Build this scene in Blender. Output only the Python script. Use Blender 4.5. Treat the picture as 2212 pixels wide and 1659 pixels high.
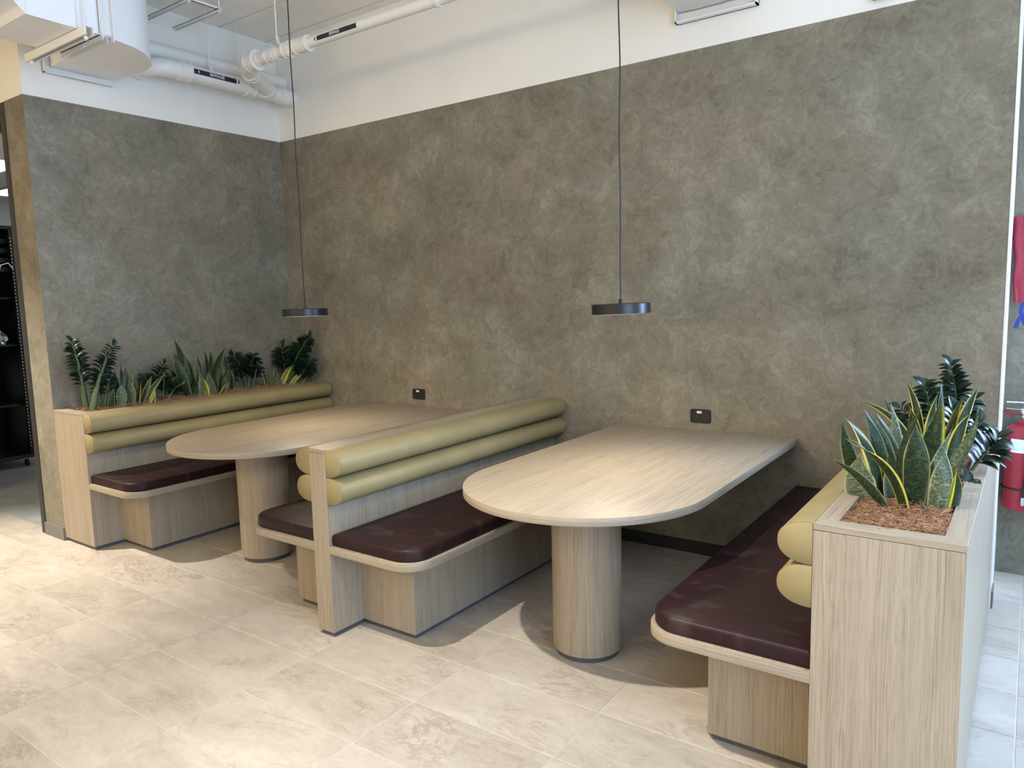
import bpy, bmesh, math, random
from mathutils import Vector, Matrix, noise

for o in list(bpy.data.objects):
    bpy.data.objects.remove(o)
scene = bpy.context.scene
col = scene.collection
R = random.Random(7)
PI = math.pi

# ---------------------------------------------------------------- camera
CX, CY, CZ = 5.2121, -4.0648, 1.5411
YAW, PITCH, ROLL, FPX = 0.61837, -0.11778, -0.02453, 1584.55
fw = Vector((-math.sin(YAW) * math.cos(PITCH), math.cos(YAW) * math.cos(PITCH), math.sin(PITCH)))
rt = Vector((math.cos(YAW), math.sin(YAW), 0))
up = rt.cross(fw)
r2 = rt * math.cos(ROLL) + up * math.sin(ROLL)
u2 = -rt * math.sin(ROLL) + up * math.cos(ROLL)
cam_data = bpy.data.cameras.new('camera')
cam = bpy.data.objects.new('camera', cam_data)
col.objects.link(cam)
M = Matrix((r2, u2, -fw)).transposed().to_4x4()
M.translation = (CX, CY, CZ)
cam.matrix_world = M
cam_data.sensor_fit = 'HORIZONTAL'
cam_data.sensor_width = 36
cam_data.lens = FPX / 2212 * 36
cam_data.clip_start = .05
scene.camera = cam

# ---------------------------------------------------------------- world, light, exposure
world = bpy.data.worlds.new('sky')
scene.world = world
world.use_nodes = True
wn = world.node_tree.nodes['Background']
wn.inputs[0].default_value = (.62, .8, 1, 1)
wn.inputs[1].default_value = 1.0
vs = scene.view_settings
vs.view_transform = 'Standard'
vs.look = 'None'
vs.gamma = 1
vs.use_curve_mapping = False
vs.exposure = 0.0


def area(name, loc, target, sx, sy, power, color, spread=PI):
    d = bpy.data.lights.new(name, 'AREA')
    d.shape = 'RECTANGLE'
    d.size, d.size_y = sx, sy
    d.energy = power
    d.color = color
    d.spread = spread
    o = bpy.data.objects.new(name, d)
    col.objects.link(o)
    o.location = loc
    v = Vector(target) - Vector(loc)
    o.rotation_euler = v.to_track_quat('-Z', 'Z').to_euler()
    return o


# daylight falling in through the glazed wall on the right hand side
area('window_daylight', (7.15, -3.75, 1.75), (0, -3.75, 1.6), 8.5, 2.9, 450, (.46, .68, 1))
# and through the glazed entrance in the recessed wall, just right of the view
area('entrance_daylight', (6.45, .52, 1.42), (5.6, -3.0, .6), 1.3, 2.6, 385, (.46, .66, 1))

WARM = (1.0, .94, .86)
GLOW = (1.0, .76, .38)


def spot(name, loc, target, power, angle, blend, color=WARM, radius=.03):
    d = bpy.data.lights.new(name, 'SPOT')
    d.energy = power
    d.spot_size = math.radians(angle)
    d.spot_blend = blend
    d.color = color
    d.shadow_soft_size = radius
    o = bpy.data.objects.new(name, d)
    col.objects.link(o)
    o.location = loc
    v = Vector(target) - Vector(loc)
    o.rotation_euler = v.to_track_quat('-Z', 'Z').to_euler()
    return o


# (x, y, aim x, aim y, power, beam angle) of the two ceiling spotlights in front of the booths
SPOTLIGHTS = [(-.85, -3.05, .2, -2.75, 930, 62), (3.2, -3.05, 4.1, -2.5, 480, 80)]
# (x, y, power) of unseen fill lights added behind the camera; fittings follow further down
REAR_FILLS = [(-1.5, -7.0, 112), (1.2, -7.0, 112), (3.9, -7.0, 112)]
LAMP_Z = 3.33
for (lx, ly, ax_, ay_, lp, la) in SPOTLIGHTS:
    spot('spotlight_beam', (lx, ly, LAMP_Z - .07), (ax_, ay_, 0), lp, la, .85)
for (lx, ly, lp) in REAR_FILLS:
    d = bpy.data.lights.new('rear_fill', 'POINT')
    d.energy = lp
    d.color = GLOW
    d.shadow_soft_size = .3
    o = bpy.data.objects.new('rear_fill', d)
    col.objects.link(o)
    o.location = (lx, ly, 3.1)

# ---------------------------------------------------------------- materials
MATS = {}


class NT:
    def __init__(self, name):
        self.m = bpy.data.materials.new(name)
        self.m.use_nodes = True
        self.t = self.m.node_tree
        self.b = self.t.nodes['Principled BSDF']
        MATS[name] = self.m

    def n(self, typ, **kw):
        nd = self.t.nodes.new(typ)
        for k, v in kw.items():
            if k.startswith('i_'):
                nd.inputs[k[2:].replace('_', ' ')].default_value = v
            else:
                setattr(nd, k, v)
        return nd

    def l(self, a, b):
        self.t.links.new(a, b)

    def ramp(self, src, stops):
        r = self.n('ShaderNodeValToRGB')
        e = r.color_ramp.elements
        while len(e) < len(stops):
            e.new(.5)
        for el, (p, c) in zip(e, stops):
            el.position = p
            el.color = (*c, 1) if len(c) == 3 else c
        self.l(src, r.inputs[0])
        return r.outputs[0]

    def coords(self, scale=(1, 1, 1), rnd=0.0, kind='Object'):
        tc = self.n('ShaderNodeTexCoord')
        mp = self.n('ShaderNodeMapping')
        mp.inputs['Scale'].default_value = scale
        self.l(tc.outputs[kind], mp.inputs[0])
        if rnd:
            oi = self.n('ShaderNodeObjectInfo')
            mu = self.n('ShaderNodeMath', operation='MULTIPLY')
            mu.inputs[1].default_value = rnd
            self.l(oi.outputs['Random'], mu.inputs[0])
            cb = self.n('ShaderNodeCombineXYZ')
            for i in range(3):
                self.l(mu.outputs[0], cb.inputs[i])
            self.l(cb.outputs[0], mp.inputs['Location'])
        return mp.outputs[0]

    def noise(self, vec, scale, detail=4, rough=.55, dist=0.0, out=0):
        nd = self.n('ShaderNodeTexNoise')
        nd.inputs['Scale'].default_value = scale
        nd.inputs['Detail'].default_value = detail
        nd.inputs['Roughness'].default_value = rough
        nd.inputs['Distortion'].default_value = dist
        self.l(vec, nd.inputs['Vector'])
        return nd.outputs[out]

    def mix(self, a, b, fac, mode='MIX'):
        mx = self.n('ShaderNodeMix', data_type='RGBA', blend_type=mode)
        for s, v in ((6, a), (7, b)):
            if hasattr(v, 'is_linked') or hasattr(v, 'links'):
                self.l(v, mx.inputs[s])
            else:
                mx.inputs[s].default_value = (*v, 1)
        if hasattr(fac, 'links'):
            self.l(fac, mx.inputs[0])
        else:
            mx.inputs[0].default_value = fac
        return mx.outputs[2]

    def math(self, op, a, b=0.0, clamp=False):
        m = self.n('ShaderNodeMath', operation=op, use_clamp=clamp)
        for i, v in enumerate((a, b)):
            if hasattr(v, 'links'):
                self.l(v, m.inputs[i])
            else:
                m.inputs[i].default_value = v
        return m.outputs[0]

    def bump(self, h, strength=.2, dist=.01):
        b = self.n('ShaderNodeBump')
        b.inputs['Strength'].default_value = strength
        b.inputs['Distance'].default_value = dist
        self.l(h, b.inputs['Height'])
        self.l(b.outputs[0], self.b.inputs['Normal'])

    def set(self, color=None, rough=.5, metal=0.0, spec=.5, coat=0.0):
        if color is not None:
            if hasattr(color, 'links'):
                self.l(color, self.b.inputs['Base Color'])
            else:
                self.b.inputs['Base Color'].default_value = (*color, 1)
        if hasattr(rough, 'links'):
            self.l(rough, self.b.inputs['Roughness'])
        else:
            self.b.inputs['Roughness'].default_value = rough
        self.b.inputs['Metallic'].default_value = metal
        self.b.inputs['Specular IOR Level'].default_value = spec
        self.b.inputs['Coat Weight'].default_value = coat
        return self.m


def plain(name, color, rough=.5, metal=0.0, spec=.5, var=.06, scale=18):
    m = NT(name)
    v = m.coords(rnd=3.0)
    f = m.noise(v, scale, 3)
    lo = tuple(c * (1 - var) for c in color)
    hi = tuple(min(1, c * (1 + var)) for c in color)
    m.set(m.ramp(f, [(.3, lo), (.7, hi)]), rough, metal, spec)
    return m.m


# polished-plaster look wall covering
def plaster_mat():
    m = NT('plaster')
    v = m.coords(kind='Object')
    w = m.noise(v, 5.5, 5, .6, 0, out=1)
    vm = m.n('ShaderNodeVectorMath', operation='MULTIPLY_ADD')
    m.l(w, vm.inputs[0])
    vm.inputs[1].default_value = (.22, .22, .22)
    m.l(v, vm.inputs[2])
    big = m.noise(vm.outputs[0], 3.2, 6, .62, .6)
    mid = m.noise(vm.outputs[0], 11, 6, .65, 1.8)
    fine = m.noise(vm.outputs[0], 38, 5, .6, 1.2)
    str_ = m.n('ShaderNodeMapping')
    str_.inputs['Rotation'].default_value = (.4, .8, .3)
    str_.inputs['Scale'].default_value = (1, 1, .22)
    m.l(vm.outputs[0], str_.inputs[0])
    brush = m.noise(str_.outputs[0], 70, 4, .6, 2.4)
    a = m.math('ADD', m.math('MULTIPLY', big, .36), m.math('MULTIPLY', mid, .30))
    a = m.math('ADD', a, m.math('MULTIPLY', fine, .16))
    a = m.math('ADD', a, m.math('MULTIPLY', brush, .18))
    c = m.ramp(a, [(.385, (.128, .111, .080)), (.46, (.180, .160, .119)), (.53, (.222, .200, .153)), (.605, (.295, .268, .211))])
    hue = m.noise(v, 1.6, 3)
    c = m.mix(c, m.ramp(hue, [(.38, (1.03, .985, .95)), (.62, (.97, 1.01, 1.0))]), 1.0, 'MULTIPLY')
    m.set(c, .62, 0, .35)
    m.bump(brush, .22, .004)


plaster_mat()


def wood_core(m, v, ax):
    """v in metres with the grain along axis number ax"""
    def stretch(across, along):
        q = m.n('ShaderNodeMapping')
        sc = [across] * 3
        sc[ax] = along
        q.inputs['Scale'].default_value = sc
        return q
    w = stretch(7.0, 1.6)
    m.l(v, w.inputs[0])
    warp = m.noise(w.outputs[0], 1.0, 3, .5, .3, out=1)
    vm = m.n('ShaderNodeVectorMath', operation='MULTIPLY_ADD')
    m.l(warp, vm.inputs[0])
    am = [.030] * 3
    am[ax] = 0
    vm.inputs[1].default_value = am
    m.l(v, vm.inputs[2])
    def layer(across, along, det, ro, di=0.0):
        q = stretch(across, along)
        m.l(vm.outputs[0], q.inputs[0])
        return m.noise(q.outputs[0], 1.0, det, ro, di)
    lines = layer(270, 1.7, 3, .62, .3)
    pores = layer(480, 12, 2, .6)
    band = layer(22, .9, 3, .5, .5)
    f = m.math('ADD', m.math('MULTIPLY', lines, .62), m.math('MULTIPLY', band, .20))
    f = m.math('ADD', f, m.math('MULTIPLY', pores, .18))
    c = m.ramp(f, [(.36, (.212, .166, .115)), (.44, (.275, .221, .157)), (.50, (.315, .256, .185)), (.62, (.362, .300, .222))])
    m.set(c, .46, 0, .4)
    m.bump(lines, .05, .002)


def wood_mat(name, axis):
    m = NT(name)
    wood_core(m, m.coords(rnd=9.0), axis)


def wood_edge_mat():
    """edge banding: UV holds metres along and across the strip"""
    m = NT('wood_edge')
    tc = m.n('ShaderNodeTexCoord')
    wood_core(m, tc.outputs['UV'], 0)


wood_edge_mat()
wood_mat('wood_x', 0)
wood_mat('wood_y', 1)
wood_mat('wood_z', 2)


def tile_mat():
    m = NT('stone_tile')
    v = m.coords((1, 1, 1), rnd=37.0)
    rot = m.n('ShaderNodeMapping')
    rot.inputs['Rotation'].default_value = (0, 0, .55)
    rot.inputs['Scale'].default_value = (.75, 2.0, 1)
    m.l(v, rot.inputs[0])
    q = rot.outputs[0]
    cloud = m.noise(q, 2.2, 6, .6, .8)
    mid = m.noise(q, 7, 7, .68, 1.6)
    fine = m.noise(v, 60, 5, .65, .4)
    a = m.math('ADD', m.math('MULTIPLY', cloud, .42), m.math('MULTIPLY', mid, .34))
    a = m.math('ADD', a, m.math('MULTIPLY', fine, .24))
    base = m.ramp(a, [(.34, (.345, .295, .235)), (.45, (.425, .372, .305)), (.54, (.475, .422, .352)), (.66, (.54, .49, .42))])
    vein = m.noise(q, 1.7, 8, .7, 2.6)
    ab = m.math('ABSOLUTE', m.math('SUBTRACT', vein, .5))
    line = m.ramp(ab, [(.0, (1, 1, 1)), (.018, (.25, .25, .25)), (.05, (0, 0, 0))])
    mask = m.ramp(m.noise(v, 2.6, 3), [(.46, (0, 0, 0)), (.62, (1, 1, 1))])
    fac = m.math('MULTIPLY', line, mask)
    fac = m.math('MULTIPLY', fac, .55)
    c = m.mix(base, (.20, .15, .105), fac)
    oi = m.n('ShaderNodeObjectInfo')
    tint = m.ramp(oi.outputs['Random'], [(0, (.93, .92, .90)), (1, (1.05, 1.03, 1.02))])
    c = m.mix(c, tint, 1.0, 'MULTIPLY')
    rr = m.ramp(mid, [(.35, (.36, .36, .36)), (.65, (.50, .50, .50))])
    m.set(c, rr, 0, .42)
    m.bump(fine, .10, .002)


tile_mat()
plain('grout', (.52, .475, .40), .8)
plain('white_paint', (.83, .80, .74), .65, var=.02, scale=3)
plain('white_gloss', (.80, .79, .755), .38, var=.015)
plain('ceiling_paint', (.90, .87, .82), .7, var=.035, scale=5)
plain('dark_gap', (.022, .024, .028), .6)
plain('plinth_grey', (.075, .08, .088), .42)
plain('skirting_black', (.016, .015, .014), .55)
plain('frame_bronze', (.022, .019, .017), .5)
plain('skirting_grey', (.16, .15, .135), .5)
plain('black_metal', (.010, .011, .013), .33, 0, .5)
plain('black_plastic', (.011, .012, .013), .4)
plain('slot_grey', (.09, .095, .10), .45)
plain('label_white', (.82, .82, .80), .6)
plain('label_ink', (.06, .06, .07), .6)
plain('navy_label', (.012, .014, .03), .45)
plain('duct_paint', (.86, .855, .84), .5, var=.02, scale=4)
plain('pvc', (.80, .78, .725), .33, var=.02)
plain('red_paint', (.34, .014, .026), .32)
plain('red_vinyl', (.34, .022, .045), .30)
plain('blue_strap', (.008, .035, .24), .5)
plain('chrome', (.62, .62, .62), .25, .9)
plain('rubber', (.008, .008, .010), .45)
plain('grey_floor', (.33, .345, .34), .35, var=.2, scale=3)
plain('office_white', (.72, .73, .72), .6, var=.02)
plain('rack_black', (.008, .009, .010), .42)
plain('foil', (.75, .77, .78), .18, .85)
plain('green_glass', (.05, .25, .15), .2)


def leather(name, c, rough, streak=0.0, spec=.25):
    m = NT(name)
    v = m.coords(rnd=5.0)
    f = m.noise(v, 5, 4, .55, .4)
    lo = tuple(x * .9 for x in c)
    hi = tuple(x * 1.08 for x in c)
    cc = m.ramp(f, [(.3, lo), (.7, hi)])
    if streak:
        st = m.noise(m.coords((3.0, 4.0, 1.0), rnd=5.0), 2.6, 3, .5, .5)
        k = m.ramp(st, [(.55, (0, 0, 0)), (.74, (1, 1, 1))])
        cc = m.mix(cc, (.15, .115, .105), m.math('MULTIPLY', k, streak))
    m.set(cc, rough, 0, spec)
    pore = m.noise(v, 420, 2)
    m.bump(pore, .05, .001)


leather('mustard_leather', (.265, .208, .098), .44)
leather('maroon_vinyl', (.022, .0095, .010), .46, .17, .16)
plain('seam_mustard', (.22, .16, .06), .6)
plain('seam_maroon', (.075, .045, .045), .5)


def coir_mat():
    m = NT('coir')
    oi = m.coords((1, 1, 1))
    f = m.noise(oi, 55, 3)
    m.set(m.ramp(f, [(.3, (.14, .065, .033)), (.5, (.32, .17, .09)), (.7, (.56, .34, .20))]), .75, 0, .25)


coir_mat()


def snake_mat(name, base, dark, margin, mw, bandamt):
    m = NT(name)
    tc = m.n('ShaderNodeTexCoord')
    sp = m.n('ShaderNodeSeparateXYZ')
    m.l(tc.outputs['UV'], sp.inputs[0])
    oi = m.n('ShaderNodeObjectInfo')
    off = m.math('MULTIPLY', oi.outputs['Random'], 20.0)
    cb = m.n('ShaderNodeCombineXYZ')
    m.l(m.math('ADD', m.math('MULTIPLY', sp.outputs[0], 1.5), off), cb.inputs[0])
    m.l(m.math('ADD', m.math('MULTIPLY', sp.outputs[1], 13.0), off), cb.inputs[1])
    nz = m.noise(cb.outputs[0], 1.7, 5, .65, .25)
    band = m.ramp(nz, [(.43, (0, 0, 0)), (.50, (1, 1, 1)), (.58, (.15, .15, .15)), (.66, (.8, .8, .8))])
    c = m.mix(base, dark, m.math('MULTIPLY', band, bandamt))
    e = m.math('ABSOLUTE', m.math('SUBTRACT', sp.outputs[0], .5))
    ed = m.math('GREATER_THAN', e, .5 - mw)
    c = m.mix(c, margin, ed)
    m.set(c, .34, 0, .5)


snake_mat('snake_green', (.074, .122, .050), (.010, .022, .013), (.34, .34, .10), .045, .92)
snake_mat('snake_yellow', (.085, .12, .05), (.012, .026, .013), (.66, .55, .09), .13, .85)
snake_mat('snake_pale', (.30, .345, .20), (.028, .050, .028), (.42, .43, .18), .05, .92)
snake_mat('snake_lime', (.30, .34, .05), (.12, .17, .03), (.66, .62, .10), .28, .5)
plain('zz_leaf', (.0075, .025, .012), .34, 0, .38, .35, 6)
plain('zz_stem', (.062, .098, .034), .4, 0, .5, .25, 20)


def emis(name, color, strength):
    m = NT(name)
    m.set((.8, .8, .8), .5)
    m.b.inputs['Emission Color'].default_value = (*color, 1)
    m.b.inputs['Emission Strength'].default_value = strength


emis('lamp_lit', (1, .90, .74), 1.5)
emis('office_lamp', (1, .98, .93), 5)


# ---------------------------------------------------------------- geometry helpers
def world_loc(o):
    v = Vector((0, 0, 0))
    while o:
        v += o.location
        o = o.parent
    return v


def obj(name, bm, mat, parent=None, smooth=None, base=False):
    """bm holds world coordinates; links it as ONE object with its origin inside it."""
    bmesh.ops.recalc_face_normals(bm, faces=bm.faces[:])
    if bm.verts:
        xs = [v.co for v in bm.verts]
        lo = Vector([min(c[i] for c in xs) for i in range(3)])
        hi = Vector([max(c[i] for c in xs) for i in range(3)])
        c = (lo + hi) / 2
        if base:
            c.z = lo.z
    else:
        c = Vector((0, 0, 0))
    for v in bm.verts:
        v.co -= c
    me = bpy.data.meshes.new(name)
    if smooth is not None:
        for f in bm.faces:
            f.smooth = True
        for e in bm.edges:
            if len(e.link_faces) == 2 and e.calc_face_angle(0) > math.radians(smooth):
                e.smooth = False
    bm.to_mesh(me)
    bm.free()
    me.materials.append(MATS[mat])
    o = bpy.data.objects.new(name, me)
    col.objects.link(o)
    o.location = c
    if parent:
        o.location = c - world_loc(parent)
        o.parent = parent
    return o


def tag(o, label=None, cat=None, group=None, kind=None):
    if label:
        o['label'] = label
    if cat:
        o['category'] = cat
    if group:
        o['group'] = group
    if kind:
        o['kind'] = kind
    return o


def thing(name, label, cat, loc, group=None):
    o = bpy.data.objects.new(name, None)
    o.empty_display_size = .1
    col.objects.link(o)
    o.location = loc
    return tag(o, label, cat, group)


def add_box(bm, x0, x1, y0, y1, z0, z1):
    vs_ = [bm.verts.new(p) for p in ((x0, y0, z0), (x1, y0, z0), (x1, y1, z0), (x0, y1, z0),
                                     (x0, y0, z1), (x1, y0, z1), (x1, y1, z1), (x0, y1, z1))]
    for f in ((0, 3, 2, 1), (4, 5, 6, 7), (0, 1, 5, 4), (1, 2, 6, 5), (2, 3, 7, 6), (3, 0, 4, 7)):
        bm.faces.new([vs_[i] for i in f])
    return vs_


def box(name, x0, x1, y0, y1, z0, z1, mat, parent=None, bev=0.0, seg=2, **kw):
    bm = bmesh.new()
    add_box(bm, x0, x1, y0, y1, z0, z1)
    if bev:
        bmesh.ops.bevel(bm, geom=bm.edges[:], offset=bev, segments=seg, affect='EDGES', profile=.5)
    return obj(name, bm, mat, parent, smooth=40 if bev else None, **kw)


def struct_box(name, *a, **kw):
    return tag(box(name, *a, **kw), kind='structure')


def loft(bm, rings, closed=True, caps=(True, True)):
    n = len(rings[0])
    vr = [[bm.verts.new(p) for p in r] for r in rings]
    for a, b in zip(vr[:-1], vr[1:]):
        for i in range(n if closed else n - 1):
            j = (i + 1) % n
            bm.faces.new((a[i], a[j], b[j], b[i]))
    if caps[0]:
        bm.faces.new(list(reversed(vr[0])))
    if caps[1]:
        bm.faces.new(vr[-1])
    return vr


def frame_of(d):
    d = Vector(d).normalized()
    a = Vector((0, 0, 1)) if abs(d.z) < .9 else Vector((1, 0, 0))
    s = d.cross(a).normalized()
    return s, s.cross(d).normalized()


def tube(bm, pts, rad, n=12, caps=(True, True)):
    pts = [Vector(p) for p in pts]
    rads = rad if isinstance(rad, (list, tuple)) else [rad] * len(pts)
    rings = []
    s = None
    for i, p in enumerate(pts):
        d = (pts[min(i + 1, len(pts) - 1)] - pts[max(i - 1, 0)]).normalized()
        if s is None:
            s, t = frame_of(d)
        else:
            s = (s - d * s.dot(d)).normalized()
            t = s.cross(d)
        rings.append([p + (s * math.cos(a) + t * math.sin(a)) * rads[i] for a in [2 * PI * k / n for k in range(n)]])
    loft(bm, rings, True, caps)


def lathe(bm, origin, axis, prof, n=32):
    """prof: (distance along axis, radius)"""
    o = Vector(origin)
    d = Vector(axis).normalized()
    s, t = frame_of(d)
    rings = [[o + d * h + (s * math.cos(a) + t * math.sin(a)) * max(r, 1e-4) for a in [2 * PI * k / n for k in range(n)]]
             for h, r in prof]
    loft(bm, rings)


def round_outline(pts, n=10):
    """pts: (x, y, r) counter-clockwise; rounded where r > 0"""
    out = []
    m = len(pts)
    for i in range(m):
        x, y, r = pts[i]
        p = Vector((x, y))
        if r <= 0:
            out.append(p)
            continue
        a = (Vector(pts[i - 1][:2]) - p).normalized()
        b = (Vector(pts[(i + 1) % m][:2]) - p).normalized()
        ang = math.acos(max(-1, min(1, a.dot(b))))
        t = r / math.tan(ang / 2)
        c = p + (a + b).normalized() * (r / math.sin(ang / 2))
        s, e = p + a * t - c, p + b * t - c
        a0 = math.atan2(s.y, s.x)
        a1 = math.atan2(e.y, e.x)
        while a1 < a0:
            a1 += 2 * PI
        if a1 - a0 > PI:
            a1 -= 2 * PI
        for k in range(n + 1):
            th = a0 + (a1 - a0) * k / n
            out.append(c + Vector((math.cos(th), math.sin(th))) * r)
    return out


def inset(outline, d):
    n = len(outline)
    res = []
    for i in range(n):
        p0, p, p1 = outline[i - 1], outline[i], outline[(i + 1) % n]
        e0 = (p - p0)
        e1 = (p1 - p)
        if e0.length < 1e-7:
            e0 = e1
        if e1.length < 1e-7:
            e1 = e0
        n0 = Vector((-e0.y, e0.x)).normalized()
        n1 = Vector((-e1.y, e1.x)).normalized()
        b = n0 + n1
        b.normalize()
        k = max(.5, b.dot(n0))
        res.append(p + b * (d / k))
    return res


def slab(name, outline, z0, z1, rt_, rb, mat, parent=None, seg=4, crown=0.0, edge=None):
    """extruded outline with rounded top and bottom edges"""
    rings = []
    prof = []
    for k in range(seg + 1):
        a = PI / 2 * k / seg
        prof.append((rb * (1 - math.sin(a)), z0 + rb * (1 - math.cos(a))))
    for k in range(seg + 1):
        a = PI / 2 * k / seg
        prof.append((rt_ * (1 - math.cos(a)), z1 - rt_ * (1 - math.sin(a))))
    if crown:
        prof.append((rt_ + .03, z1 + crown * .6))
        prof.append((rt_ + .08, z1 + crown))
    last = None
    for d, z in prof:
        if last and abs(last[0] - d) < 1e-6 and abs(last[1] - z) < 1e-6:
            continue
        last = (d, z)
        o = inset(outline, d) if d > 1e-6 else outline
        rings.append([(p.x, p.y, z) for p in o])
    bm = bmesh.new()
    vr = loft(bm, rings)
    if edge:
        uv = bm.loops.layers.uv.new('UVMap')
        n = len(outline)
        cum = [0.0]
        for i in range(n):
            cum.append(cum[-1] + (outline[(i + 1) % n] - outline[i]).length)
        pos = {}
        for r_ in vr:
            for i, v in enumerate(r_):
                pos[v] = i
        for f in bm.faces:
            if len(f.verts) == 4:
                f.material_index = 1
                ids = [pos[v] for v in f.verts]
                wrapf = 0 in ids and n - 1 in ids
                for lp in f.loops:
                    i = pos[lp.vert]
                    u = cum[n] if (wrapf and i == 0) else cum[i]
                    lp[uv].uv = (u, lp.vert.co.z)
    o = obj(name, bm, mat, parent, smooth=35)
    if edge:
        o.data.materials.append(MATS[edge])
    return o


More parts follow.
